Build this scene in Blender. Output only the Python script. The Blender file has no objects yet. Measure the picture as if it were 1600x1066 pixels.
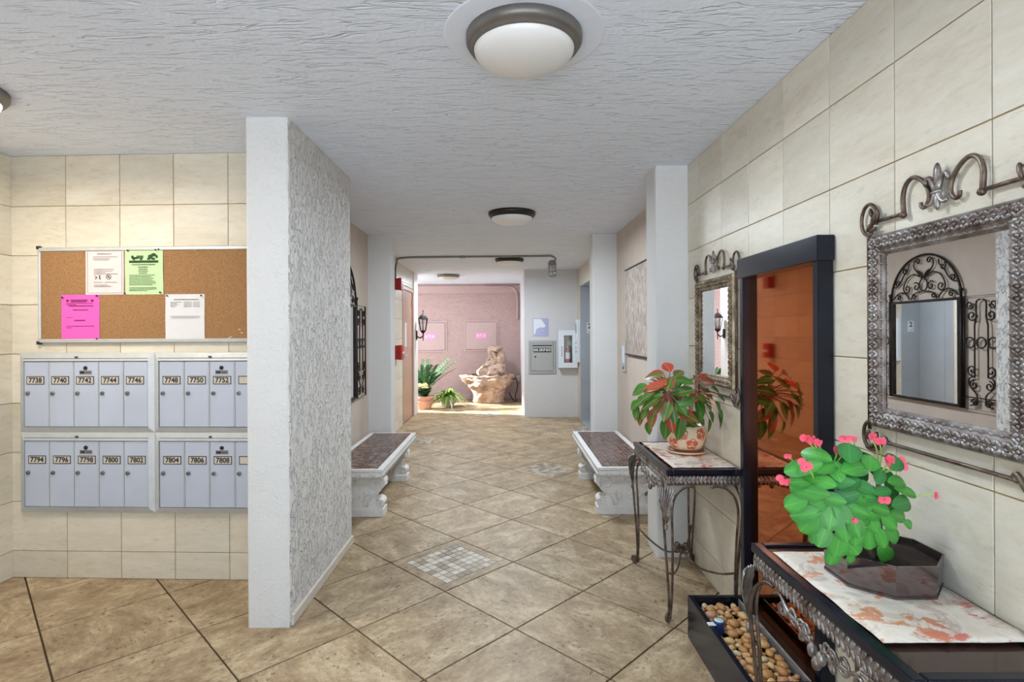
import bpy, bmesh, math, random
from mathutils import Vector, Matrix, noise
PI = math.pi
rnd = random.Random(7)
S = bpy.context.scene
COL = S.collection

# ------------------------------------------------------------------ camera
F_PX, IMG_W, IMG_H = 852.0, 1600.0, 1066.0
VP = (790.0, 519.5)
EYE = 1.42
cam_d = bpy.data.cameras.new('camera')
cam_d.sensor_width = 36.0
cam_d.lens = F_PX / IMG_W * 36.0
cam_d.shift_x = (IMG_W / 2 - VP[0]) / IMG_W
cam_d.shift_y = -(IMG_H / 2 - VP[1]) / IMG_W
cam_d.clip_start = 0.05
cam = bpy.data.objects.new('camera', cam_d)
COL.objects.link(cam)
cam.matrix_world = Matrix.Translation((0, 0, EYE)) @ Matrix.Rotation(0.005, 4, 'Y') @ Matrix.Rotation(PI / 2, 4, 'X')
S.camera = cam

# ------------------------------------------------------------------ world, exposure
w = bpy.data.worlds.new('overcast_sky'); S.world = w
w.use_nodes = True
bg = w.node_tree.nodes['Background']
bg.inputs[0].default_value = (0.70, 0.86, 1.0, 1)
bg.inputs[1].default_value = 2.0
vs = S.view_settings
vs.view_transform = 'Standard'; vs.look = 'None'; vs.gamma = 1.0; vs.use_curve_mapping = False
vs.exposure = 0.52
S.cycles.max_bounces = 14
S.cycles.diffuse_bounces = 7
S.cycles.glossy_bounces = 6
S.cycles.caustics_reflective = False
S.cycles.caustics_refractive = False
LAMP_FILL_W = 26.0          # watts: fill added under the unlit domes, scaled for the lit alcove lamp
FILL_COL = (0.82, 0.92, 1.0)

sun_d = bpy.data.lights.new('sun', 'SUN'); sun_d.energy = 15.0; sun_d.angle = math.radians(2.0); sun_d.color = (1.0, 0.97, 0.93)
sun = bpy.data.objects.new('sun', sun_d); COL.objects.link(sun)
sun.rotation_euler = Vector((math.cos(math.radians(34)), -0.15, -math.sin(math.radians(34)))).to_track_quat('-Z', 'Y').to_euler()

def portal(name, loc, rot, sx, sy):
    d = bpy.data.lights.new(name, 'AREA'); d.shape = 'RECTANGLE'; d.size = sx; d.size_y = sy
    d.cycles.is_portal = True
    o = bpy.data.objects.new(name, d); COL.objects.link(o)
    o.location = loc; o.rotation_euler = rot
portal('entrance_portal', (-0.2, -0.75, 1.25), (PI / 2, 0, 0), 3.0, 2.5)
portal('far_portal', (-2.6, 10.7, 1.25), (PI / 2, 0, -PI / 2), 2.1, 2.5)

# ------------------------------------------------------------------ helpers
def to_px_dir(u, v, R=0.005):
    a = u - VP[0] - R * (v - VP[1]); b = v - VP[1] + R * (u - VP[0])
    return a / F_PX, b / F_PX
def at_y(u, v, Y):
    a, b = to_px_dir(u, v)
    return Vector((a * Y, Y, EYE - b * Y))

class MB:
    def __init__(self): self.v = []; self.f = []; self.s = []
    def add(self, vs_, fs, smooth=False):
        n = len(self.v)
        self.v += [tuple(p) for p in vs_]
        self.f += [tuple(i + n for i in q) for q in fs]
        self.s += [smooth] * len(fs)
        return self
    def box(self, x0, y0, z0, x1, y1, z1):
        return self.add([(x0,y0,z0),(x1,y0,z0),(x1,y1,z0),(x0,y1,z0),(x0,y0,z1),(x1,y0,z1),(x1,y1,z1),(x0,y1,z1)],
                        [(0,3,2,1),(4,5,6,7),(0,1,5,4),(1,2,6,5),(2,3,7,6),(3,0,4,7)])
    def cbox(self, x0, y0, z0, x1, y1, z1, c=0.004, seg=1):
        bm = bmesh.new()
        bmesh.ops.create_cube(bm, size=1)
        for p in bm.verts:
            p.co = Vector(((x0 if p.co.x < 0 else x1), (y0 if p.co.y < 0 else y1), (z0 if p.co.z < 0 else z1)))
        bmesh.ops.bevel(bm, geom=list(bm.edges), offset=c, segments=seg, affect='EDGES', profile=0.5)
        bm.verts.index_update()
        vs_ = [tuple(p.co) for p in bm.verts]; fs = [tuple(q.index for q in f.verts) for f in bm.faces]
        bm.free()
        return self.add(vs_, fs)
    def tube(self, pts, r, n=8, closed=False, caps=True):
        P = [Vector(p) for p in pts]
        m = len(P)
        if m < 2: return self
        T = []
        for i in range(m):
            if closed: t = P[(i + 1) % m] - P[i - 1]
            else: t = P[min(i + 1, m - 1)] - P[max(i - 1, 0)]
            T.append(t.normalized() if t.length > 1e-9 else Vector((0, 0, 1)))
        up = Vector((0, 0, 1)) if abs(T[0].z) < 0.9 else Vector((1, 0, 0))
        N = (up - T[0] * up.dot(T[0])).normalized()
        vs_ = []
        for i in range(m):
            N = (N - T[i] * N.dot(T[i]))
            N = N.normalized() if N.length > 1e-6 else T[i].orthogonal().normalized()
            B = T[i].cross(N)
            rr = r(i / (m - 1)) if callable(r) else r
            for k in range(n):
                a = 2 * PI * k / n
                vs_.append(P[i] + (N * math.cos(a) + B * math.sin(a)) * rr)
        fs = []
        for i in range(m if closed else m - 1):
            j = (i + 1) % m
            for k in range(n):
                l = (k + 1) % n
                fs.append((i*n+k, i*n+l, j*n+l, j*n+k))
        if caps and not closed:
            fs.append(tuple(range(n))[::-1]); fs.append(tuple((m-1)*n + k for k in range(n)))
        return self.add(vs_, fs, True)
    def lathe(self, prof, n=24, c=(0,0,0), sx=1, sy=1, cap=True):
        vs_ = []; fs = []
        m = len(prof)
        for r_, z in prof:
            for k in range(n):
                a = 2 * PI * k / n
                vs_.append((c[0] + r_ * math.cos(a) * sx, c[1] + r_ * math.sin(a) * sy, c[2] + z))
        for i in range(m - 1):
            for k in range(n):
                l = (k + 1) % n
                fs.append((i*n+k, i*n+l, (i+1)*n+l, (i+1)*n+k))
        if cap:
            fs.append(tuple(range(n))[::-1]); fs.append(tuple((m-1)*n + k for k in range(n)))
        return self.add(vs_, fs, n > 8)
    def prism(self, poly, d0, d1, plane='xz'):
        n = len(poly)
        def P(a, b, d):
            return {'xz': (a, d, b), 'xy': (a, b, d), 'yz': (d, a, b)}[plane]
        vs_ = [P(a, b, d0) for a, b in poly] + [P(a, b, d1) for a, b in poly]
        fs = [tuple(range(n)), tuple(range(2*n-1, n-1, -1))]
        for i in range(n):
            j = (i + 1) % n
            fs.append((i, i + n, j + n, j))
        return self.add(vs_, fs)
    def ball(self, c, r, nu=8, nv=6, M=None):
        vs_ = []; fs = []
        rx, ry, rz = (r, r, r) if not hasattr(r, '__len__') else r
        def T(x, y, z):
            p = Vector((x, y, z))
            if M is not None: p = M @ p
            return p + Vector(c)
        vs_.append(T(0, 0, rz))
        for i in range(1, nv):
            t = PI * i / nv
            for k in range(nu):
                a = 2 * PI * k / nu
                vs_.append(T(rx * math.sin(t) * math.cos(a), ry * math.sin(t) * math.sin(a), rz * math.cos(t)))
        vs_.append(T(0, 0, -rz))
        for k in range(nu):
            l = (k + 1) % nu
            fs.append((0, 1 + k, 1 + l))
            for i in range(nv - 2):
                fs.append((1+i*nu+k, 1+(i+1)*nu+k, 1+(i+1)*nu+l, 1+i*nu+l))
            fs.append((1+(nv-2)*nu+k, len(vs_) - 1, 1+(nv-2)*nu+l))
        return self.add(vs_, fs, True)
    def quad(self, a, b, c, d): return self.add([a, b, c, d], [(0, 1, 2, 3)])
    def mesh(self, name, mat):
        me = bpy.data.meshes.new(name)
        me.from_pydata(self.v, [], self.f)
        me.polygons.foreach_set('use_smooth', self.s)
        bm = bmesh.new(); bm.from_mesh(me)
        bmesh.ops.recalc_face_normals(bm, faces=bm.faces)
        bm.to_mesh(me); bm.free()
        if mat: me.materials.append(mat)
        return me

def link(name, data, parent=None, loc=(0,0,0), rz=0.0):
    o = bpy.data.objects.new(name, data); COL.objects.link(o)
    o.location = loc; o.rotation_euler = (0, 0, rz)
    if parent: o.parent = parent
    return o
def part(name, mb, mat, parent, loc=(0,0,0), rz=0.0):
    return link(name, mb.mesh(name, mat), parent, loc, rz)
def tag(o, label, cat=None, group=None, kind=None):
    o['label'] = label
    if cat: o['category'] = cat
    if group: o['group'] = group
    if kind: o['kind'] = kind
    return o
def thing(name, label, cat, loc=(0,0,0), rz=0.0, group=None):
    return tag(link(name, None, None, loc, rz), label, cat, group)
def struct(name, mb, mat, label, parent=None):
    o = part(name, mb, mat, parent)
    if not parent: o['kind'] = 'structure'
    o['label'] = label
    return o
def copy_tree(o, parent=None):
    c = o.copy(); COL.objects.link(c); c.parent = parent
    for ch in list(o.children): copy_tree(ch, c)
    return c
def text_mb(s, size, sx=1.0, bold=0.02):
    cu = bpy.data.curves.new('t', 'FONT'); cu.body = s; cu.size = size
    cu.align_x = 'CENTER'; cu.align_y = 'CENTER'; cu.resolution_u = 3; cu.offset = size * bold
    o = bpy.data.objects.new('t', cu); COL.objects.link(o)
    bpy.context.view_layer.update()
    me = bpy.data.meshes.new_from_object(o.evaluated_get(bpy.context.evaluated_depsgraph_get()))
    mb = MB()      # text lies in local xz, facing -y
    mb.add([(p.co.x * sx, 0, p.co.y) for p in me.vertices], [tuple(q.vertices) for q in me.polygons])
    bpy.data.objects.remove(o); bpy.data.curves.remove(cu); bpy.data.meshes.remove(me)
    return mb
def spiral(cx, cy, r0, r1, a0, turns, n=18):
    out = []
    for i in range(n + 1):
        t = i / n; r_ = r0 + (r1 - r0) * t; a = a0 + 2 * PI * turns * t
        out.append((cx + r_ * math.cos(a), cy + r_ * math.sin(a)))
    return out
def bez(p0, p1, p2, p3, n=10):
    out = []
    for i in range(n + 1):
        t = i / n; s = 1 - t
        out.append(tuple(s*s*s*a + 3*s*s*t*b + 3*s*t*t*c + t*t*t*d for a, b, c, d in zip(p0, p1, p2, p3)))
    return out
def smooth_path(pts, n=6):
    P = [Vector(p) for p in pts]; out = []
    for i in range(len(P) - 1):
        a = P[max(i-1, 0)]; b = P[i]; c = P[i+1]; d = P[min(i+2, len(P)-1)]
        for k in range(n):
            t = k / n
            out.append(0.5 * ((2*b) + (c - a)*t + (2*a - 5*b + 4*c - d)*t*t + (3*b - a - 3*c + d)*t**3))
    out.append(P[-1]); return out
def s_scroll(p, q, r, flip=1, turns=0.9):
    """planar scroll bar from p to q with a curl at each end (2d points)."""
    dx, dy = q[0] - p[0], q[1] - p[1]; L = math.hypot(dx, dy); a = math.atan2(dy, dx)
    c0 = (p[0] - math.sin(a) * r * flip, p[1] + math.cos(a) * r * flip)
    c1 = (q[0] - math.sin(a) * r * flip, q[1] + math.cos(a) * r * flip)
    A = spiral(c0[0], c0[1], r * 0.3, r, a - PI/2*flip + 2*PI*turns*flip, -turns*flip)
    B = spiral(c1[0], c1[1], r, r * 0.3, a - PI/2*flip, turns*flip)
    return A + B

# ------------------------------------------------------------------ materials
def srgb(r, g, b):
    f = lambda c: ((c/255)/12.92 if c/255 <= 0.04045 else (((c/255)+0.055)/1.055)**2.4)
    return (f(r), f(g), f(b), 1)
class NT:
    def __init__(self, name):
        self.m = bpy.data.materials.new(name); self.m.use_nodes = True
        self.t = self.m.node_tree; self.b = self.t.nodes['Principled BSDF']
    def n(self, typ, **kw):
        o = self.t.nodes.new(typ)
        for k, v in kw.items():
            if k.startswith('_'): o.inputs[k[1:].replace('_', ' ')].default_value = v
            else: setattr(o, k, v)
        return o
    def l(self, a, b): self.t.links.new(a, b)
    def coords(self, scale=(1,1,1), rand=False, gen=False):
        c = self.n('ShaderNodeTexCoord'); mp = self.n('ShaderNodeMapping'); mp.inputs['Scale'].default_value = scale
        src = c.outputs['Object']
        if rand:
            oi = self.n('ShaderNodeObjectInfo'); ml = self.n('ShaderNodeMath', operation='MULTIPLY'); ml.inputs[1].default_value = 37.0
            self.l(oi.outputs['Random'], ml.inputs[0])
            ad = self.n('ShaderNodeVectorMath', operation='ADD')
            self.l(src, ad.inputs[0]); self.l(ml.outputs[0], ad.inputs[1]); src = ad.outputs[0]
        self.l(src, mp.inputs['Vector']); return mp.outputs[0]
    def noise(self, vec, scale, detail=4, rough=0.55, dist=0.0):
        o = self.n('ShaderNodeTexNoise', _Scale=scale, _Detail=detail, _Roughness=rough, _Distortion=dist)
        self.l(vec, o.inputs['Vector']); return o.outputs['Fac']
    def ramp(self, fac, stops):
        o = self.n('ShaderNodeValToRGB'); e = o.color_ramp.elements
        while len(e) < len(stops): e.new(0.5)
        for el, (p, c) in zip(e, stops):
            el.position = p; el.color = c if len(c) == 4 else (*c, 1)
        self.l(fac, o.inputs[0]); return o.outputs[0]
    def mix(self, fac, a, b, mode='MIX'):
        o = self.n('ShaderNodeMix', data_type='RGBA', blend_type=mode)
        for s, v in ((o.inputs[0], fac), (o.inputs[6], a), (o.inputs[7], b)):
            if isinstance(v, (int, float)): s.default_value = v
            elif isinstance(v, tuple): s.default_value = v
            else: self.l(v, s)
        return o.outputs[2]
    def math(self, op, a, b=0.0, clamp=False):
        o = self.n('ShaderNodeMath', operation=op, use_clamp=clamp)
        for s, v in ((o.inputs[0], a), (o.inputs[1], b)):
            if isinstance(v, (int, float)): s.default_value = v
            else: self.l(v, s)
        return o.outputs[0]
    def bump(self, h, strength=0.3, dist=0.01, flip=False):
        o = self.n('ShaderNodeBump'); o.invert = flip; o.inputs['Strength'].default_value = strength; o.inputs['Distance'].default_value = dist
        self.l(h, o.inputs['Height']); self.l(o.outputs[0], self.b.inputs['Normal'])
    def set(self, **kw):
        for k, v in kw.items():
            s = self.b.inputs[k.replace('_', ' ')]
            if isinstance(v, (int, float, tuple)): s.default_value = v
            else: self.l(v, s)
        return self

def plain(name, col, rough=0.5, metal=0.0, vary=0.12, scale=20.0, bump=0.0, **kw):
    t = NT(name); v = t.coords()
    f = t.noise(v, scale)
    dark = tuple(c * (1 - vary) for c in col[:3]) + (1,)
    lite = tuple(min(1, c * (1 + vary)) for c in col[:3]) + (1,)
    t.set(Base_Color=t.ramp(f, [(0.3, dark), (0.7, lite)]), Roughness=rough, Metallic=metal, **kw)
    if bump: t.bump(f, bump, 0.005)
    return t.m
def stucco(name, col, scale=(9, 9, 16), strength=0.55, dist=0.012, rough=0.85, fine=40.0, width=0.07, warp=1.2, lo=0.38, flip=False):
    t = NT(name); v = t.coords(scale)
    n1 = t.noise(v, 1.0, 3, 0.5, warp)
    rid = t.math('SUBTRACT', 1.0, t.math('DIVIDE', t.math('ABSOLUTE', t.math('SUBTRACT', n1, 0.5)), width), True)
    n2 = t.noise(v, 2.3, 3, 0.5, 0.8)
    gate = t.math('MULTIPLY', rid, t.math('MULTIPLY', t.math('SUBTRACT', n2, lo), 5.0, True))
    n3 = t.noise(t.coords(), fine, 3)
    hgt = t.math('ADD', gate, t.math('MULTIPLY', n3, 0.35))
    c2 = tuple(c * 0.93 for c in col[:3]) + (1,)
    n4 = t.noise(t.coords(), 1.7, 4)
    t.set(Base_Color=t.mix(n4, c2, col), Roughness=rough)
    t.bump(hgt, strength, dist, flip)
    return t.m
def stone_tile(name, stops, scale, rough, pits, pit_col, spec=0.5, stretch=(1, 1, 1), bump=0.05):
    t = NT(name); v = t.coords(stretch, rand=True)
    f = t.noise(v, scale, 9, 0.70, 0.5)
    f2 = t.noise(v, scale * 6, 6, 0.8, 0.3)
    f = t.math('ADD', t.math('MULTIPLY', f, 0.62), t.math('MULTIPLY', f2, 0.38))
    c = t.ramp(f, stops)
    p = t.noise(v, scale * 9, 4, 0.65, 0.4)
    pm = t.ramp(p, [(0.57, (0, 0, 0)), (0.66, (1, 1, 1))])
    gate = t.ramp(t.noise(v, scale * 1.3, 3), [(0.40, (0, 0, 0)), (0.55, (1, 1, 1))])
    c = t.mix(t.math('MULTIPLY', t.math('MULTIPLY', pm, gate), pits), c, pit_col)
    oi = t.n('ShaderNodeObjectInfo')
    k = t.math('ADD', t.math('MULTIPLY', oi.outputs['Random'], 0.14), 0.93)
    cc = t.n('ShaderNodeCombineColor'); [t.l(k, cc.inputs[i]) for i in range(3)]
    t.set(Base_Color=t.mix(1.0, c, cc.outputs[0], 'MULTIPLY'), Roughness=rough)
    t.b.inputs['Specular IOR Level'].default_value = spec
    t.bump(p, bump, 0.003)
    return t.m

M = {}
M['ceiling'] = stucco('ceiling_knockdown', srgb(230, 238, 252), (3.6, 20, 5), 0.75, 0.012, 0.8, 45, 0.05, 0.8, 0.42, True)
M['stucco'] = stucco('white_stucco', srgb(222, 222, 222), (16, 16, 22), 0.35, 0.006, 0.85, 60, 0.045)
M['stucco_rough'] = stucco('trowelled_stucco', srgb(230, 228, 226), (17, 24, 12), 1.0, 0.014, 0.8, 60, 0.06, 1.2, 0.40, True)
M['ceiling_smooth'] = plain('smooth_ceiling_paint', srgb(226, 233, 246), 0.8, 0, 0.02)
M['taupe'] = plain('taupe_wall_paint', srgb(198, 184, 172), 0.8, 0, 0.05, 6, 0.15)
M['pink_stucco'] = stucco('pink_stucco', srgb(184, 156, 152), (5, 5, 9), 0.6, 0.012, 0.85, 40, 0.08)
M['pink_flat'] = plain('pink_paint', srgb(184, 158, 155), 0.7, 0, 0.04)
M['grey_stucco'] = stucco('grey_stucco', srgb(214, 213, 215), (10, 10, 10), 0.3, 0.006, 0.85, 50, 0.06)
M['white_paint'] = plain('white_paint', srgb(226, 224, 222), 0.6, 0, 0.03)
M['floor_tile'] = stone_tile('floor_travertine', [(0.34, srgb(112, 90, 67)), (0.44, srgb(148, 126, 98)), (0.53, srgb(172, 151, 121)), (0.64, srgb(204, 187, 158))], 4.0, 0.45, 0.95, srgb(92, 74, 57), 0.4, (1, 1.6, 1))
M['grout_floor'] = plain('dark_grout', srgb(72, 52, 38), 0.9, 0, 0.2)
M['wall_tile'] = stone_tile('wall_travertine', [(0.30, srgb(188, 178, 158)), (0.45, srgb(209, 201, 184)), (0.57, srgb(217, 211, 197)), (0.70, srgb(226, 221, 211))], 2.0, 0.40, 0.30, srgb(170, 160, 138), 0.35, (0.8, 1, 3.0), 0.03)
M['grout_wall'] = plain('tan_grout', srgb(160, 136, 98), 0.9, 0, 0.15)
M['chip_a'] = plain('mosaic_light', srgb(194, 185, 170), 0.4, 0, 0.12, 30)
M['chip_b'] = plain('mosaic_mid', srgb(166, 151, 132), 0.4, 0, 0.12, 30)
M['chip_c'] = plain('mosaic_grey', srgb(134, 121, 109), 0.4, 0, 0.15, 30)
M['chip_grout'] = plain('mosaic_grout', srgb(150, 128, 104), 0.9, 0, 0.1)
M['mail_frame'] = plain('brushed_aluminium_frame', srgb(196, 200, 204), 0.45, 0.3, 0.05)
M['mail_door'] = plain('silver_mailbox_door', srgb(188, 197, 217), 0.45, 0.15, 0.04, 4)
M['mail_dark_grey'] = plain('mailbox_cavity', srgb(70, 74, 78), 0.7, 0, 0.1)  # dark grey metal, as on the backing behind the doors
M['plate'] = plain('number_plate', srgb(200, 194, 184), 0.5, 0, 0.05)
M['black'] = plain('black_ink', (0.012, 0.012, 0.014, 1), 0.6, 0, 0.1)
M['lock'] = plain('lock_metal', srgb(120, 126, 122), 0.35, 0.8, 0.2)
M['alu'] = plain('aluminium', srgb(200, 203, 204), 0.4, 0.5, 0.05)
M['ink_grey'] = plain('grey_print', srgb(128, 124, 126), 0.8, 0, 0.1)
M['ink_dark'] = plain('dark_print', srgb(58, 52, 56), 0.8, 0, 0.1)
M['ink_green'] = plain('green_print', srgb(40, 70, 34), 0.8, 0, 0.1)
M['ink_magenta'] = plain('magenta_print', srgb(120, 20, 84), 0.8, 0, 0.1)
M['paper_white'] = plain('white_paper', srgb(214, 215, 220), 0.8, 0, 0.02)
M['paper_blush'] = plain('blush_paper', srgb(216, 203, 204), 0.8, 0, 0.02)
M['paper_green'] = plain('green_paper', srgb(186, 214, 166), 0.8, 0, 0.02)
M['paper_pink'] = plain('hot_pink_paper', srgb(226, 92, 184), 0.8, 0, 0.02)
M['pin'] = plain('push_pin', srgb(30, 40, 90), 0.3, 0, 0.1)
def cork():
    t = NT('cork'); v = t.coords()
    t.set(Base_Color=t.ramp(t.noise(v, 160, 3, 0.7), [(0.3, srgb(122, 88, 56)), (0.5, srgb(150, 112, 74)), (0.72, srgb(170, 132, 92))]), Roughness=0.95)
    return t.m
M['cork'] = cork()
M['bench'] = plain('white_cast_stone', srgb(222, 220, 218), 0.8, 0, 0.06, 25, 0.15)
M['bench_warm'] = plain('aged_cast_stone', srgb(212, 203, 190), 0.8, 0, 0.08, 25, 0.15)
M['bench_tile'] = stone_tile('brown_mosaic', [(0.3, srgb(62, 42, 38)), (0.5, srgb(92, 66, 58)), (0.7, srgb(128, 98, 88))], 30, 0.10, 0.0, (0, 0, 0, 1), 0.6)
M['bench_tile_dark'] = stone_tile('dark_brown_mosaic', [(0.3, srgb(40, 26, 25)), (0.7, srgb(66, 44, 40))], 30, 0.10, 0.0, (0, 0, 0, 1), 0.6)
M['bench_tile_light'] = stone_tile('light_brown_mosaic', [(0.3, srgb(112, 84, 74)), (0.7, srgb(150, 120, 106))], 30, 0.10, 0.0, (0, 0, 0, 1), 0.6)
M['bench_grout'] = plain('bench_grout', srgb(150, 122, 110), 0.8, 0, 0.1)
M['iron'] = plain('wrought_iron', srgb(44, 36, 34), 0.5, 0.6, 0.2)
def patina(name, a, b, c, rough=0.38, metal=0.75):
    t = NT(name); v = t.coords()
    f = t.noise(v, 18, 5, 0.65)
    t.set(Base_Color=t.ramp(f, [(0.3, a), (0.5, b), (0.7, c)]), Roughness=rough, Metallic=metal)
    t.bump(t.noise(v, 160, 2), 0.15, 0.002)
    return t.m
M['pewter'] = patina('antique_pewter', srgb(92, 76, 70), srgb(142, 134, 131), srgb(184, 182, 184))
M['bronze'] = patina('bronze_rod', srgb(64, 50, 44), srgb(104, 88, 78), srgb(138, 124, 114), 0.4, 0.7)
M['gilt'] = patina('aged_gilt', srgb(92, 76, 60), srgb(142, 126, 104), srgb(178, 168, 152))
M['lacquer'] = plain('black_lacquer', (0.007, 0.009, 0.018, 1), 0.20, 0.0, 0.3, 8)
M['lacquer'].node_tree.nodes['Principled BSDF'].inputs['Specular IOR Level'].default_value = 0.3
M['lacquer_brown'] = plain('dark_brown_top', srgb(58, 40, 36), 0.14, 0.0, 0.2, 5)
M['mirror'] = plain('mirror_glass', (0.93, 0.94, 0.95, 1), 0.01, 1.0, 0.0)
M['amber'] = plain('bronze_mirror_glass', (0.52, 0.15, 0.045, 1), 0.04, 1.0, 0.04, 3)
M['steel'] = plain('stainless_steel', srgb(196, 201, 206), 0.32, 0.65, 0.05, 3)
def globe(name, e):
    t = NT(name); v = t.coords()
    t.set(Base_Color=t.mix(t.noise(v, 3), srgb(226, 226, 224), srgb(236, 236, 236)), Roughness=0.3, Emission_Color=(1.0, 0.97, 0.93, 1), Emission_Strength=e)
    return t.m
M['globe'] = globe('frosted_glass', 0.0)
M['globe_lit'] = globe('lit_frosted_glass', 1.5)
M['rim_dark'] = plain('bronze_lamp_rim', srgb(58, 52, 48), 0.4, 0.6, 0.1)
M['rim_grey'] = plain('pewter_lamp_rim', srgb(118, 114, 110), 0.4, 0.5, 0.1)
M['red'] = plain('alarm_red', srgb(172, 30, 28), 0.4, 0, 0.1)
M['door_paint'] = plain('rose_brown_door', srgb(188, 150, 134), 0.35, 0, 0.05, 3)
M['door_frame'] = plain('rust_door_frame', srgb(180, 140, 124), 0.4, 0, 0.08)
M['conduit'] = plain('grey_conduit', srgb(128, 126, 126), 0.5, 0.3, 0.1)
M['box_grey'] = plain('grey_painted_steel', srgb(172, 172, 170), 0.5, 0.2, 0.04)
M['cabinet_white'] = plain('white_enamel', srgb(226, 232, 240), 0.35, 0, 0.02)
def clear(name, tint=(1, 1, 1, 1), gl=0.12):
    t = NT(name); nt = t.t
    tr = t.n('ShaderNodeBsdfTransparent'); tr.inputs[0].default_value = tint
    gs = t.n('ShaderNodeBsdfGlossy'); gs.inputs['Roughness'].default_value = 0.03
    mx = t.n('ShaderNodeMixShader'); mx.inputs[0].default_value = gl
    t.l(tr.outputs[0], mx.inputs[1]); t.l(gs.outputs[0], mx.inputs[2])
    t.l(mx.outputs[0], nt.nodes['Material Output'].inputs['Surface'])
    return t.m
M['glass'] = clear('clear_glass')
M['glossy_print'] = plain('laminated_notice', srgb(176, 176, 214), 0.12, 0, 0.05)
M['white_ink'] = plain('white_print', srgb(236, 236, 236), 0.6, 0, 0.02)
M['sign_pink'] = plain('pink_sign', srgb(240, 150, 196), 0.6, 0, 0.04)
M['terracotta'] = plain('pale_terracotta', srgb(212, 162, 142), 0.85, 0, 0.12, 12, 0.2)
M['concrete_pot'] = plain('mottled_concrete', srgb(186, 186, 178), 0.9, 0, 0.25, 18, 0.3)
M['soil'] = plain('potting_soil', srgb(52, 38, 30), 0.95, 0, 0.5, 90, 0.6)
def rock():
    t = NT('coral_stone'); v = t.coords()
    f = t.noise(v, 7, 7, 0.7, 0.5)
    t.set(Base_Color=t.ramp(f, [(0.3, srgb(150, 122, 104)), (0.5, srgb(206, 176, 154)), (0.7, srgb(226, 204, 188))]), Roughness=0.95)
    t.bump(t.noise(v, 30, 5, 0.7), 0.8, 0.03)
    return t.m
M['rock'] = rock()
M['water'] = plain('dark_water', srgb(48, 40, 34), 0.05, 0, 0.1)
def leafmat(name, inner, edge, rib, edge_pos=0.62, rough=0.35):
    """leaf local: x 0..1 along the blade, y -0.5..0.5 across; colours belong to the leaf."""
    t = NT(name); c = t.n('ShaderNodeTexCoord'); sp = t.n('ShaderNodeSeparateXYZ'); t.l(c.outputs['Object'], sp.inputs[0])
    x, y = sp.outputs[0], sp.outputs[1]
    ay = t.math('ABSOLUTE', y)
    prof = t.math('MULTIPLY', t.math('POWER', t.math('SINE', t.math('MULTIPLY', t.math('POWER', t.math('MAXIMUM', x, 0.001), 0.8), PI)), 0.7), 0.5)
    rel = t.math('DIVIDE', ay, t.math('MAXIMUM', prof, 0.02))
    oi = t.n('ShaderNodeObjectInfo')
    nz = t.noise(t.coords((5, 9, 5), rand=True), 1.6, 4, 0.6)
    rel2 = t.math('ADD', rel, t.math('MULTIPLY', t.math('SUBTRACT', nz, 0.5), 1.1))
    rel2 = t.math('ADD', rel2, t.math('MULTIPLY', t.math('SUBTRACT', oi.outputs['Random'], 0.5), 0.5))
    col = t.ramp(rel2, [(edge_pos - 0.15, inner), (edge_pos + 0.25, edge)])
    ribm = t.ramp(ay, [(0.015, (1, 1, 1)), (0.04, (0, 0, 0))])
    t.set(Base_Color=t.mix(ribm, col, rib), Roughness=rough)
    t.b.inputs['Subsurface Weight'].default_value = 0.0
    return t.m
M['aglao'] = leafmat('red_edged_leaf', srgb(66, 122, 44), srgb(178, 58, 48), srgb(206, 112, 96), 0.66)
M['aglao_red'] = leafmat('mostly_red_leaf', srgb(120, 96, 50), srgb(196, 66, 44), srgb(226, 120, 96), 0.30)
M['aglao_green'] = leafmat('mostly_green_leaf', srgb(64, 124, 44), srgb(120, 96, 60), srgb(170, 130, 96), 0.95)
M['aglao_stem'] = plain('pink_stem', srgb(214, 146, 132), 0.5, 0, 0.1)
M['euph'] = leafmat('bright_green_leaf', srgb(74, 158, 60), srgb(58, 136, 52), srgb(92, 172, 76), 0.6, 0.4)
M['euph_dark'] = leafmat('deep_green_leaf', srgb(56, 132, 62), srgb(46, 112, 54), srgb(72, 148, 76), 0.6, 0.4)
M['euph_stem'] = plain('grey_thorny_stem', srgb(120, 108, 92), 0.8, 0, 0.25, 60)
M['flower_stalk'] = plain('lime_stalk', srgb(170, 206, 96), 0.5, 0, 0.1)
M['flower'] = plain('coral_pink_bract', srgb(246, 96, 122), 0.5, 0, 0.06)
M['fern'] = plain('dark_green_foliage', srgb(44, 96, 50), 0.45, 0, 0.3, 14)
M['lime'] = plain('lime_foliage', srgb(130, 168, 70), 0.5, 0, 0.3, 10)
M['cream_leaf'] = plain('cream_leaf', srgb(232, 218, 176), 0.5, 0, 0.15, 8)
M['planter'] = plain('smoked_acrylic', (0.20, 0.165, 0.17, 1), 0.05, 0.9, 0.1)
for i, c in enumerate([(206, 160, 104), (218, 182, 128), (188, 138, 84), (212, 190, 150), (202, 154, 122), (196, 150, 96)]):
    M['pebble%d' % i] = plain('river_pebble_%d' % i, srgb(*c), 0.22, 0, 0.15, 60)
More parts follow.
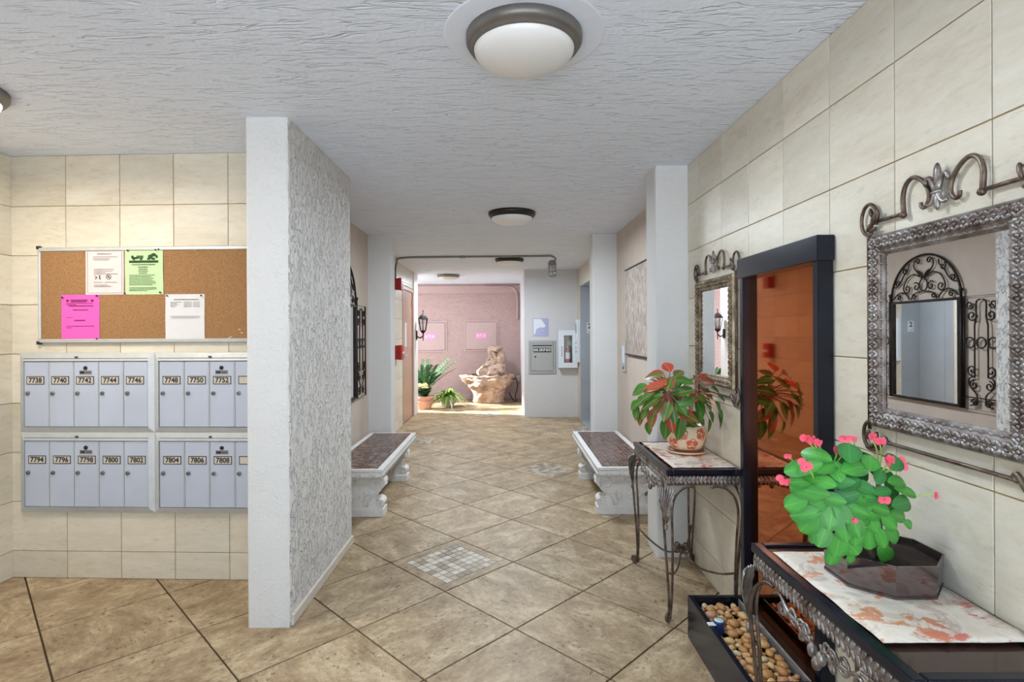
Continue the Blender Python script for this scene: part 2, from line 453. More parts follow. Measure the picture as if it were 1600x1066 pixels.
def floral_cloth():
    t = NT('floral_runner_cloth'); v = t.coords((1, 1, 1))
    base = t.ramp(t.noise(v, 9, 5, 0.6, 1.5), [(0.35, srgb(226, 214, 200)), (0.5, srgb(234, 226, 216)), (0.62, srgb(204, 184, 170)), (0.7, srgb(232, 224, 216))])
    f1 = t.ramp(t.noise(v, 17, 6, 0.66, 0.3), [(0.545, (0, 0, 0)), (0.59, (1, 1, 1))])
    hue = t.ramp(t.noise(v, 4.0, 2), [(0.42, srgb(204, 74, 68)), (0.58, srgb(212, 126, 72))])
    t.set(Base_Color=t.mix(t.math('MULTIPLY', f1, 0.8), base, hue), Roughness=0.8)
    t.bump(t.noise(v, 220, 2), 0.2, 0.001)
    return t.m
M['runner'] = floral_cloth()
M['pot_cream'] = plain('cream_glaze', srgb(238, 214, 182), 0.35, 0, 0.06, 14)
M['pot_coral'] = plain('coral_glaze', srgb(222, 112, 82), 0.35, 0, 0.1, 20)
M['saucer_dark'] = plain('brown_glaze', srgb(120, 62, 40), 0.3, 0, 0.2)
def hanging():
    t = NT('textured_wall_hanging'); v = t.coords((1, 1, 0.35))
    f = t.noise(v, 42, 5, 0.7, 0.6)
    t.set(Base_Color=t.ramp(f, [(0.35, srgb(122, 106, 96)), (0.5, srgb(166, 152, 142)), (0.66, srgb(206, 196, 188))]), Roughness=0.55)
    t.bump(f, 0.6, 0.008)
    return t.m
M['hanging'] = hanging()
M['paving'] = plain('pale_bounce_paving', srgb(226, 227, 230), 0.9, 0, 0.1, 2)  # unseen ground, made this pale to bounce daylight up to the ceiling
M['spot_blue'] = plain('blue_spot_housing', srgb(40, 66, 130), 0.3, 0.3, 0.1)
M['lens'] = plain('spot_lens', srgb(206, 232, 230), 0.05, 0.2, 0.1)

# ================================================================== STRUCTURE
CEIL = 2.465
RX = 1.15            # face of the right tiled wall
ML_ROT = -0.037      # the mailbox wall is turned slightly

# ---- floor
fl = struct('floor', MB().box(-3.0, -0.9, -0.10, 1.62, 12.0, -0.007), M['grout_floor'], 'tan stone tiled lobby floor laid on the diagonal')
ground = struct('ground', MB().box(-40, -40, -0.2, 40, 40, -0.11), M['paving'], 'unseen paving outside the lobby, made pale to bounce light in')
PITCH = 0.76; SIDE = PITCH / math.sqrt(2) - 0.008
hs = SIDE / 2
tile_me = MB().cbox(-hs, -hs, -0.009, hs, hs, 0.0, 0.0012).mesh('floor_tile', M['floor_tile'])
def regions(x, y):
    m = 0.30
    for x0, x1, y0, y1 in ((-2.95, 1.15, 0.7, 3.45), (-1.5, 1.2, 3.4, 6.0), (-1.6, 1.25, 5.9, 9.2), (-2.9, 0.35, 9.2, 11.7)):
        if x0 - m < x < x1 + m and y0 - m < y < y1 + m: return True
    return False
MOSAIC = {(0, 0), (4, 2), (4, 6), (0, 4), (-4, 2), (8, 4), (8, 8)}
def mosaic_mesh():
    out = 0.118 * 2 - 0.0
    inner = 0.20
    fr = MB()
    for sx, sy, ex, ey in ((-hs, -hs, hs, -inner), (-hs, inner, hs, hs), (-hs, -inner, -inner, inner), (inner, -inner, hs, inner)):
        fr.cbox(sx, sy, -0.009, ex, ey, 0.0, 0.0012)
    fr.box(-inner, -inner, -0.009, inner, inner, -0.0025)
    return fr.mesh('floor_tile', M['floor_tile']), inner
mos_me, inner = mosaic_mesh()
NCH = 8; cs = 2 * inner / NCH
chip_me = [MB().box(-cs/2+0.0028, -cs/2+0.0028, -0.006, cs/2-0.0028, cs/2-0.0028, 0.0).mesh('mosaic_chip', M[k]) for k in ('chip_a', 'chip_b', 'chip_c')]
for i in range(-9, 20):
    for j in range(-9, 22):
        s_ = 3.032 + PITCH * i; d_ = 3.711 + PITCH * j
        x, y = (s_ - d_) / 2, (s_ + d_) / 2
        if not regions(x, y) or y > 11.8: continue
        mos = (i, j) in MOSAIC and abs(x + 0.1) < 1.5
        o = link('floor_tile', mos_me if mos else tile_me, fl, (x, y, 0), PI / 4 + (rnd.randrange(4) * PI / 2 if not mos else 0))
        if mos:
            o['label'] = 'floor tile inset with a square of small stone mosaic'
            for a in range(NCH):
                for b in range(NCH):
                    k = rnd.choices((0, 1, 2), (5, 5, 3))[0]
                    link('mosaic_chip', chip_me[k], o, (-inner + cs * (a + .5), -inner + cs * (b + .5), 0))

# ---- ceiling
ce = struct('ceiling', MB().box(-3.12, -0.8, CEIL, 1.62, 12.0, CEIL + 0.15), M['ceiling'], 'white knockdown-textured lobby ceiling')
part('patch_plate', MB().lathe([(0.285, 0.001), (0.283, -0.0008), (0.275, -0.0016)], 40, (0.07, 1.93, CEIL)), M['ceiling_smooth'], ce)['label'] = 'smooth painted patch on the ceiling around the lamp'

# ---- tiled walls
_tile_cache = {}
def wall_tile(parent, ax, rot, a0, a1, z0, z1, base):
    """one tile of a wall; ax maps (a, z) to the local position of its lower corner."""
    wdt, hgt = round(a1 - a0 - 0.004, 4), round(z1 - z0 - 0.004, 4)
    if wdt < 0.02 or hgt < 0.02: return
    if (wdt, hgt) not in _tile_cache:
        _tile_cache[(wdt, hgt)] = MB().cbox(0, -0.004, 0, wdt, 0.004, hgt, 0.001).mesh('wall_tile', M['wall_tile'])
    o = link('wall_tile', _tile_cache[(wdt, hgt)], parent, ax(a0 + 0.002, a1 - 0.002, z0 + 0.002), rot)
    return o
def rows(z1st, pitch, top):
    r = [0.0, z1st]
    while r[-1] + pitch < top - 0.03: r.append(r[-1] + pitch)
    return r + [top]

wr = struct('wall_right', MB().box(RX + 0.004, -0.8, 0, 1.40, 3.45, CEIL), M['grout_wall'], 'right lobby wall clad in cream travertine tiles')
rr = rows(0.157, 0.2935, CEIL)
cols = [3.43] + [2.900 - 0.3225 * k for k in range(0, 11)]
cols = [3.43, 3.222] + [3.222 - 0.3225 * k for k in range(1, 12)]
for a1, a0 in zip(cols, cols[1:]):
    if a0 < -0.6: break
    for z0, z1 in zip(rr, rr[1:]):
        wall_tile(wr, lambda p, q, z: (RX + 0.004, q, z), -PI / 2, a0, a1, z0, z1, RX)

wm = link('wall_back', MB().box(-1.68, 0.004, 0, 0.0, 0.20, CEIL).mesh('wall_back', M['grout_wall']), None, (-1.25, 3.13, 0), ML_ROT)
tag(wm, 'cream tiled wall that carries the mailboxes and the cork board', kind='structure')
rl = rows(0.157, 0.2875, CEIL)
mcols = [-1.643, -1.312, -0.988, -0.668, -0.347, -0.026]
for a0, a1 in zip(mcols, mcols[1:] + [0.0]):
    for z0, z1 in zip(rl, rl[1:]):
        wall_tile(wm, lambda p, q, z: (p, 0.004, z), 0, a0, a1, z0, z1, 0)
wl = struct('wall_left', MB().box(-3.12, -0.8, 0, -2.894, 3.42, CEIL), M['grout_wall'], 'narrow tiled wall at the side of the mailbox alcove')  # unseen stretch toward the entrance is extended to block the sun
lc = [3.198 - 0.3225 * k for k in range(13)]
for a1, a0 in zip(lc, lc[1:]):
    for z0, z1 in zip(rl, rl[1:]):
        wall_tile(wl, lambda p, q, z: (-2.894, p, z), PI / 2, a0, a1, z0, z1, 0)

struct('wall_daylight_block', MB().box(-3.12, -0.95, 0, -1.65, -0.8, CEIL + 0.1), M['white_paint'], 'unseen white wall added to cut daylight from the lobby entrance')  # unseen wall, added to dim the daylight on the left pillar and alcove
# ---- pillars and recess walls
def stucco_block(name, x0, y0, x1, y1, label, mat='stucco', z1=CEIL, c=0.012):
    return struct(name, MB().cbox(x0, y0, -0.02, x1, y1, z1 + 0.02, c, 2), M[mat], label)
pl = stucco_block('pillar_left_near', -1.252, 2.63, -1.045, 3.69, 'white stucco pier beside the mailboxes', 'stucco')
pl.data.materials.append(M['stucco_rough'])
for q in pl.data.polygons:
    if q.normal.x > 0.9: q.material_index = 1
struct('baseboard_left', MB().cbox(-1.05, 2.645, 0, -1.034, 3.688, 0.055, 0.004), M['bench_warm'], 'low beige skirting along the white stucco pier')
stucco_block('wall_left_return', -1.68, 3.30, -1.20, 3.685, 'white stucco return wall behind the mailbox pier', 'stucco', CEIL, 0.004)
stucco_block('wall_left_recess', -1.68, 3.68, -1.46, 5.82, 'taupe wall of the recess with the iron arch mirror', 'taupe', CEIL, 0.003)
stucco_block('pillar_left_far', -1.66, 5.79, -1.212, 5.98, 'white stucco pier behind the bench with the iron arch above it')
pr = stucco_block('pillar_right_near', 0.948, 3.43, 1.40, 3.67, 'white stucco pier at the end of the tiled right wall')
stucco_block('wall_right_recess', 1.19, 3.66, 1.40, 5.84, 'taupe wall of the recess with the textured hanging', 'taupe', CEIL, 0.003)
stucco_block('pillar_right_far', 0.932, 5.82, 1.40, 6.02, 'white stucco pier between the bench and the elevator')
# elevator wall with its opening
ew = MB().box(1.20, 6.01, 0, 1.60, 7.72, CEIL).box(1.20, 8.75, 0, 1.60, 9.11, CEIL).box(1.20, 7.72, 2.16, 1.60, 8.75, CEIL)
struct('wall_right_far', ew, M['wall_tile'], 'cream wall around the elevator opening')
struct('wall_mail', MB().cbox(0.313, 9.10, -0.02, 1.60, 11.75, CEIL + 0.02, 0.006), M['grey_stucco'], 'pale grey stucco wall carrying the mail drop box')
struct('wall_far', MB().box(-7.0, 11.70, -0.1, 0.40, 11.9, CEIL + 0.1), M['pink_stucco'], 'pink stucco end wall behind the stone fountain')
struct('trim_1', MB().cbox(-6.8, 11.675, CEIL - 0.20, 0.312, 11.705, CEIL - 0.04, 0.005), M['pink_flat'], 'pink band along the top of the end wall')
struct('baseboard_far', MB().cbox(-6.8, 11.67, 0, 0.312, 11.705, 0.09, 0.005), M['pink_flat'], 'pink skirting along the foot of the end wall')
# door wall on the left
DX = -1.585
dw = MB().box(-1.80, 5.97, 0, DX - 0.004, 8.38, CEIL).box(-1.80, 9.30, 0, DX - 0.004, 9.36, CEIL).box(-1.80, 8.38, 2.14, DX - 0.004, 9.30, CEIL)
wd = struct('wall_left_far', dw, M['grout_wall'], 'cream tiled wall with the rose service door')
dc = [5.99, 6.16] + [6.16 + 0.3225 * k for k in range(1, 7)] + [8.38]
for a0, a1 in zip(dc, dc[1:]):
    for z0, z1 in zip(rr, rr[1:]):
        wall_tile(wd, lambda p, q, z: (DX - 0.004, p, z), PI / 2, a0, a1, z0, z1, 0)
for a0, a1 in ((8.38, 8.69), (8.69, 9.0), (9.0, 9.33)):
    for z0, z1 in ((2.17, 2.2115), (2.2115, CEIL)):
        wall_tile(wd, lambda p, q, z: (DX - 0.004, p, z), PI / 2, a0, a1, z0, z1, 0)
stucco_block('pillar_passage', -1.86, 9.34, -1.565, 9.72, 'white painted end of the wall beside the service door', 'white_paint', CEIL, 0.004)
# service door
d1 = link('door_1', None); tag(d1, 'rose brown service door with a narrow window strip', kind='structure')
part('door_panel', MB().cbox(-1.68, 8.42, 0.012, -1.590, 9.26, 2.10, 0.003), M['door_paint'], d1)
fr = MB().box(-1.72, 8.372, 0, -1.580, 8.42, 2.15).box(-1.72, 9.26, 0, -1.572, 9.312, 2.15).box(-1.72, 8.42, 2.10, -1.572, 9.26, 2.15)
part('door_frame', fr, M['door_frame'], d1)
wp = part('window_strip', MB().cbox(-1.66, 8.60, 1.20, -1.586, 8.74, 1.58, 0.003), M['white_paint'], d1)
for z in (0.25, 1.05, 1.85):
    part('hinge', MB().cbox(-1.60, 9.225, z, -1.570, 9.275, z + 0.12, 0.003), M['door_frame'], d1)
part('handle', MB().cbox(-1.592, 8.46, 1.0, -1.575, 8.49, 1.10, 0.004).tube([(-1.58, 8.475, 1.06), (-1.55, 8.475, 1.06), (-1.545, 8.53, 1.06), (-1.545, 8.58, 1.06)], 0.008), M['steel'], d1)

# ================================================================== MAILBOXES
MLX, MLY = -1.25, 3.13
def mail_unit(x0, z0, wid, hgt, nums, label, plate_dx):
    root = thing('mailbox_unit', label, 'mailbox', (MLX, MLY, 0), ML_ROT, 'wall mailbox units')
    t = 0.036; x1 = x0 + wid; z1 = z0 + hgt
    ft, fb = 0.062 if z1 > 1.2 else 0.060, 0.030
    ft = 0.046
    # mitred frame rails, sloping up toward the doors
    def rail(pts_out, pts_in, top=False):
        (ax, az), (bx, bz) = pts_out; (cx, cz), (dx_, dz) = pts_in
        y0, y1 = -0.018, -0.032
        v = [(ax, 0, az), (bx, 0, bz), (ax, y0, az), (bx, y0, bz), (cx, y1, cz), (dx_, y1, dz), (cx, 0, cz), (dx_, 0, dz)]
        return MB().add(v, [(0, 1, 3, 2), (2, 3, 5, 4), (4, 5, 7, 6), (0, 2, 4, 6), (1, 7, 5, 3)])
    ix0, ix1, iz0, iz1 = x0 + 0.030, x1 - 0.030, z0 + fb, z1 - ft
    for po, pi in ((((x0, z0), (x1, z0)), ((ix0, iz0), (ix1, iz0))), (((x0, z1), (x1, z1)), ((ix0, iz1), (ix1, iz1))),
                   (((x0, z0), (x0, z1)), ((ix0, iz0), (ix0, iz1))), (((x1, z0), (x1, z1)), ((ix1, iz0), (ix1, iz1)))):
        part('frame_rail', rail(po, pi), M['mail_frame'], root)
    part('frame_lip', MB().box(ix0, -0.030, iz1 + 0.014, ix1, -0.0285, iz1 + 0.016).box((x0+x1)/2 - 0.06, -0.036, iz1 + 0.018, (x0+x1)/2 - 0.048, -0.026, iz1 + 0.027), M['mail_dark_grey'], root)
    part('backing', MB().box(ix0, -0.012, iz0, ix1, 0.0, iz1), M['mail_dark_grey'], root)
    dwid = 0.148
    dz0, dz1 = iz0 + 0.003, iz1 - 0.004
    for k, num in enumerate(nums):
        a = ix0 + dwid * k + 0.0025; b = min(ix0 + dwid * (k + 1), ix1) - 0.0055
        dr = part('door', MB().cbox(a, -0.026, dz0, b, -0.012, dz1, 0.0015), M['mail_door'], root)
        part('door_edge', MB().box(b + 0.001, -0.025, dz0, b + 0.0055, -0.012, dz1), M['mail_frame'], dr)
        px = a + 0.013 + plate_dx; pz = z1 - 0.182
        if px + 0.106 > b + 0.006: px = b + 0.004 - 0.106
        part('number_plate', MB().box(px, -0.0272, pz, px + 0.106, -0.0255, pz + 0.048), M['black'], dr)
        part('plate_face', MB().box(px + 0.0045, -0.0276, pz + 0.0045, px + 0.1015, -0.0262, pz + 0.0435), M['plate'], dr)
        if num:
            part('number', text_mb(num, 0.0415, 0.95, 0.032), M['black'], dr, (px + 0.053, -0.0281, pz + 0.0235))
        lk = MB().lathe([(0.0115, 0), (0.0115, 0.006), (0.009, 0.008)], 14)
        lk.v = [(p[0] + a + 0.021, -0.026 - p[2], p[1] + z1 - 0.233) for p in lk.v]
        lk.box(a + 0.0195, -0.0348, z1 - 0.239, a + 0.0215, -0.034, z1 - 0.227)
        part('lock', lk, M['lock'], dr)
        if k == 2:
            ml_ = MB().lathe([(0.0115, 0), (0.0115, 0.004), (0.008, 0.005)], 14)
            ml_.v = [(p[0] + a + 0.069, -0.026 - p[2], p[1] + z1 - 0.087) for p in ml_.v]
            part('master_lock', ml_, M['black'], dr)
            part('maker_plate', MB().box(a + 0.033, -0.0272, z1 - 0.124, a + 0.106, -0.0255, z1 - 0.101), M['ink_grey'], dr)
            lg = MB()
            # small emblem and a row of strokes as on the maker's plate
            for q, (u0, wdt) in enumerate(((0.004, 0.006), (0.011, 0.006), (0.018, 0.004), (0.022, 0.008), (0.036, 0.004), (0.042, 0.005), (0.049, 0.004), (0.055, 0.005), (0.062, 0.004))):
                hh = 0.013 if q < 4 else 0.006
                lg.box(a + 0.033 + u0, -0.0276, z1 - 0.1125 - hh/2, a + 0.033 + u0 + wdt, -0.0270, z1 - 0.1125 + hh/2)
            part('maker_logo', lg, M['black'], dr)
    return root
mail_unit(-1.573, 0.855, 0.800, 0.458, ['7738', '7740', '7742', '7744', '7746'], 'upper silver mailbox unit next to the narrow side wall, doors 7738 to 7746', 0.0)
mail_unit(-1.573, 0.392, 0.800, 0.462, ['7794', '7796', '7798', '7800', '7802'], 'lower silver mailbox unit next to the narrow side wall, doors 7794 to 7802', 0.008)
mail_unit(-0.772, 0.855, 0.772, 0.458, ['7748', '7750', '7752', None, None], 'upper silver mailbox unit running behind the stucco pier, doors 7748 to 7752', 0.006)
mail_unit(-0.772, 0.392, 0.772, 0.462, ['7804', '7806', '7808', None, None], 'lower silver mailbox unit running behind the stucco pier, doors 7804 to 7808', 0.008)

# ================================================================== CORK BOARD + NOTICES
bd = thing('bulletin_board', 'wide cork bulletin board in an aluminium frame above the mailboxes', 'board', (MLX, MLY, 0), ML_ROT)
bx0, bx1, bz0, bz1 = -1.466, -0.02, 1.372, 1.925
part('cork_panel', MB().box(bx0 + 0.012, -0.014, bz0 + 0.012, bx1 - 0.012, -0.001, bz1 - 0.012), M['cork'], bd)
for r_ in ((bx0, bz0, bx1, bz0 + 0.022), (bx0, bz1 - 0.022, bx1, bz1), (bx0, bz0 + 0.022, bx0 + 0.017, bz1 - 0.022), (bx1 - 0.017, bz0 + 0.022, bx1, bz1 - 0.022)):
    part('frame_rail', MB().cbox(r_[0], -0.022, r_[1], r_[2], 0.0, r_[3], 0.004), M['alu'], bd)
for cx, cz in ((bx0, bz0), (bx0, bz1), (bx1, bz0), (bx1, bz1)):
    part('corner_cap', MB().cbox(cx - 0.006, -0.025, cz - 0.010, cx + 0.012, 0.001, cz + 0.010, 0.003), M['black'], bd)
for sx, sz in ((-0.535, 1.902), (-0.275, 1.444), (-0.262, 1.425), (-0.335, 1.396), (-0.300, 1.390), (-0.325, 1.402), (-1.455, 1.89), (-1.455, 1.735)):
    part('paper_scrap', MB().box(sx - 0.006, -0.0165, sz - 0.002, sx + 0.006, -0.0140, sz + 0.003), M['plate'], bd)

def notice(x0, z0, wdt, hgt, mat, label, curl=0.004):
    root = thing('notice', label, 'notice', (MLX, MLY, 0), ML_ROT, 'notices pinned on the cork board')
    g = MB(); n = 8
    vs_ = []; fs = []
    for i in range(n + 1):
        for j in range(n + 1):
            u, v = i / n, j / n
            y = -0.0155 - curl * (abs(u - .5) * 2) ** 3 * (1 - abs(v - .5)) * (0.6 + .4 * math.sin(5 * v + x0 * 9))
            vs_.append((x0 + wdt * u, y, z0 + hgt * v))
    for i in range(n):
        for j in range(n): fs.append((i*(n+1)+j, (i+1)*(n+1)+j, (i+1)*(n+1)+j+1, i*(n+1)+j+1))
    g.add(vs_, fs, True)
    part('sheet', g, mat, root)
    return root
def bars(lst, x0, z1, y=-0.0172):
    """print: word-like strokes. lst rows of (x, z down from the top, width, height)."""
    m = MB()
    for (x, dz, wd_, hh) in lst:
        a = x
        while a < x + wd_ - 0.001:
            ww = min(rnd.uniform(0.003, 0.009), x + wd_ - a)
            m.box(x0 + a, y, z1 - dz - hh, x0 + a + ww, y + 0.0003, z1 - dz)
            a += ww + 0.0017
    return m
def pins(root, pts):
    for (x, z) in pts:
        part('push_pin', MB().ball((x, -0.024, z), (0.005, 0.006, 0.005), 8, 6).tube([(x, -0.018, z), (x, -0.014, z)], 0.003, 6), M['pin'], root)
CL = 0.0014
# blush sheet
n1 = notice(-1.180, 1.650, 0.227, 0.262, M['paper_blush'], 'blush white printed notice with a thin border and round symbols', 0.003)
x0, z1 = -1.180, 1.912
bdr = MB()
for a in ((0.012, 0.008, 0.218, 0.0095), (0.012, 0.2515, 0.218, 0.253), (0.012, 0.008, 0.0135, 0.253), (0.2165, 0.008, 0.218, 0.253)):
    bdr.box(x0 + a[0], -0.0192, z1 - a[3], x0 + a[2], -0.0189, z1 - a[1])
part('print_border', bdr, M['ink_grey'], n1)
part('print_lines', bars([(0.07, 0.024, 0.085, 0.005), (0.045, 0.042, 0.145, 0.003), (0.045, 0.052, 0.10, 0.003), (0.05, 0.060, 0.09, 0.003), (0.05, 0.114, 0.12, 0.003), (0.05, 0.124, 0.11, 0.003), (0.05, 0.133, 0.07, 0.003), (0.05, 0.141, 0.145, 0.003), (0.05, 0.189, 0.05, 0.003), (0.115, 0.189, 0.07, 0.003), (0.052, 0.204, 0.08, 0.003), (0.052, 0.212, 0.10, 0.004)], x0, z1, -0.0188), M['ink_grey'], n1)['kind'] = 'stuff'
sy = MB()
def ring(cx, cz, r_, w_=0.0022, y=-0.0192):
    sy.tube([(cx + r_ * math.cos(2*PI*k/16), y, cz + r_ * math.sin(2*PI*k/16)) for k in range(16)], w_ / 2, 5, True)
ring(x0 + 0.138, z1 - 0.160, 0.014)
for p, q in (((0.128, 0.150), (0.148, 0.170)), ((0.132, 0.164), (0.142, 0.156)), ((0.056, 0.154), (0.070, 0.162)), ((0.070, 0.162), (0.058, 0.172)), ((0.082, 0.150), (0.088, 0.174)), ((0.088, 0.152), (0.083, 0.172))):
    sy.tube([(x0 + p[0], -0.0192, z1 - p[1]), (x0 + q[0], -0.0192, z1 - q[1])], 0.0016, 5)
part('print_symbols', sy, M['ink_dark'], n1)['kind'] = 'stuff'
# green sheet
n2 = notice(-0.945, 1.649, 0.225, 0.263, M['paper_green'], 'light green printed notice with a dark drawing across its top', 0.004)
x0, z1 = -0.945, 1.912
art = MB().box(x0 + 0.025, -0.0192, z1 - 0.080, x0 + 0.198, -0.0189, z1 - 0.067)
for cx, cz, rx_, rz_ in ((0.045, 0.047, 0.008, 0.010), (0.060, 0.052, 0.02, 0.006), (0.052, 0.060, 0.006, 0.006), (0.095, 0.060, 0.008, 0.005), (0.150, 0.045, 0.014, 0.012), (0.170, 0.035, 0.016, 0.010), (0.188, 0.045, 0.007, 0.009), (0.140, 0.058, 0.010, 0.006), (0.168, 0.058, 0.012, 0.006)):
    art.prism([(x0 + cx + rx_ * math.cos(2*PI*k/8), z1 - cz + rz_ * math.sin(2*PI*k/8)) for k in range(8)], -0.0192, -0.0189)
for q in range(6): art.box(x0 + 0.07 + q * 0.007, -0.0192, z1 - 0.056, x0 + 0.0735 + q * 0.007, -0.0189, z1 - 0.038)
part('print_drawing', art, M['ink_green'], n2)
part('print_lines', bars([(0.04, 0.089, 0.14, 0.004)] + [(0.078 + .004*(q % 2), 0.103 + 0.0115*q, 0.058 - .008*(q % 2), 0.004) for q in range(4)] + [(0.025, 0.150 + 0.0092 * q, (0.15, 0.13, 0.145, 0.135, 0.155, 0.16, 0.14)[q], 0.003) for q in range(7)] + [(0.025, 0.222 + 0.0085 * q, (0.16, 0.16, 0.11)[q], 0.003) for q in range(3)], x0, z1, -0.0190), M['ink_green'], n2)['kind'] = 'stuff'
pins(n2, [(-0.925, 1.903), (-0.760, 1.905), (-0.742, 1.908), (-0.944, 1.656), (-0.735, 1.660)])
# hot pink sheet
n3 = notice(-1.326, 1.386, 0.227, 0.264, M['paper_pink'], 'hot pink printed notice pinned low on the cork board', 0.002)
x0, z1 = -1.326, 1.650
hd = bars([(0.055, 0.028, 0.105, 0.006), (0.058, 0.037, 0.095, 0.006), (0.045, 0.062, 0.145, 0.005), (0.03, 0.048, 0.05, 0.003), (0.03, 0.056, 0.06, 0.003), (0.085, 0.048, 0.10, 0.003), (0.07, 0.085, 0.09, 0.005), (0.078, 0.145, 0.065, 0.006), (0.03, 0.180, 0.165, 0.003), (0.03, 0.190, 0.03, 0.003), (0.03, 0.130, 0.04, 0.002)], x0, z1, -0.0182)
for cx in (0.038, 0.185):
    hd.prism([(x0 + cx + 0.009 * math.cos(2*PI*k/6), z1 - 0.034 + 0.008 * math.sin(2*PI*k/6)) for k in range(6)], -0.0184, -0.0181)
part('print_lines', hd, M['ink_magenta'], n3)['kind'] = 'stuff'
pins(n3, [(-1.316, 1.635), (-1.110, 1.643), (-1.110, 1.395)])
# white sheet
n4 = notice(-0.708, 1.385, 0.230, 0.264, M['paper_white'], 'plain white contact list pinned low on the cork board', 0.002)
x0, z1 = -0.708, 1.649
part('print_lines', bars([(0.05, 0.028, 0.145, 0.005)] + [(0.03, 0.044 + .0085*q, (0.065, 0.04, 0.045, 0.03)[q], 0.003) for q in range(4)] + [(0.11, 0.044 + .0085*q, 0.045, 0.003) for q in range(4)] + [(0.165, 0.044 + .0085*q, 0.038, 0.003) for q in range(4)] + [(0.03, 0.126, 0.175, 0.003), (0.035, 0.135, 0.165, 0.003)], x0, z1, -0.0182), M['ink_grey'], n4)['kind'] = 'stuff'
pins(n4, [(-0.694, 1.640), (-0.494, 1.640)])

# ================================================================== CEILING LIGHTS
def ceiling_light(x, y, rim, label, lit=False, watts=1.0):
    root = thing('ceiling_light', label, 'ceiling lamp', (x, y, CEIL), 0, 'flush ceiling lights')
    part('rim', MB().lathe([(0.205, 0.0), (0.205, -0.022), (0.196, -0.036), (0.190, -0.036), (0.186, -0.047), (0.178, -0.050), (0.172, -0.040), (0.172, -0.005)], 48), rim, root)
    prof = [(0.176, -0.030)] + [(0.178 * math.cos(t), -0.046 - 0.062 * math.sin(t)) for t in [PI/2 * k / 8 for k in range(8)]] + [(0.004, -0.108)]
    part('diffuser', MB().lathe(prof, 40), M['globe_lit'] if lit else M['globe'], root)
    d = bpy.data.lights.new('lamp_or_fill_light', 'AREA'); d.shape = 'DISK'; d.size = 0.34  # added fill below the unlit domes; real light only in the lit lamp
    d.energy = LAMP_FILL_W * watts; d.color = (1.0, 0.90, 0.74) if lit else FILL_COL
    o = bpy.data.objects.new('lamp_or_fill_light', d); COL.objects.link(o); o.parent = root; o.location = (0, 0, -0.114)
    return root
ceiling_light(0.07, 1.93, M['rim_grey'], 'large flush ceiling light with grey rim on a smooth ceiling patch', False, 0.5)
ceiling_light(0.06, 4.76, M['rim_dark'], 'flush ceiling light with black rim between the two benches')
ceiling_light(0.06, 7.75, M['rim_dark'], 'flush ceiling light with black rim behind the ceiling conduit')
ceiling_light(-1.03, 9.85, M['rim_grey'], 'flush ceiling light with grey rim above the far plants')
ceiling_light(-2.33, 2.27, M['rim_grey'], 'lit flush ceiling light in the mailbox alcove', True, 0.6)

# ================================================================== BENCHES
def leg_outline(wd_):
    """outline of a scrolled bench leg: plinth, foot curl, narrow waist, large upper volute."""
    h_ = wd_ / 2
    ctrl = [(h_ - 0.026, 0.060), (h_ - 0.016, 0.076), (h_ - 0.004, 0.092), (h_ - 0.002, 0.112), (h_ - 0.014, 0.130), (h_ - 0.034, 0.136), (h_ - 0.052, 0.132), (h_ - 0.066, 0.142), (h_ - 0.068, 0.160),
            (h_ - 0.052, 0.184), (h_ - 0.024, 0.206), (h_ - 0.002, 0.230), (h_ + 0.008, 0.258), (h_ + 0.002, 0.286), (h_ - 0.018, 0.304), (h_ - 0.030, 0.310)]
    R = [(h_ - 0.030, 0.0)] + [(p.x, p.y) for p in smooth_path([(a, b_, 0) for a, b_ in ctrl], 3)] + [(h_ - 0.012, 0.318), (h_ - 0.012, 0.345)]
    return R + [(-x, z) for x, z in reversed(R)]
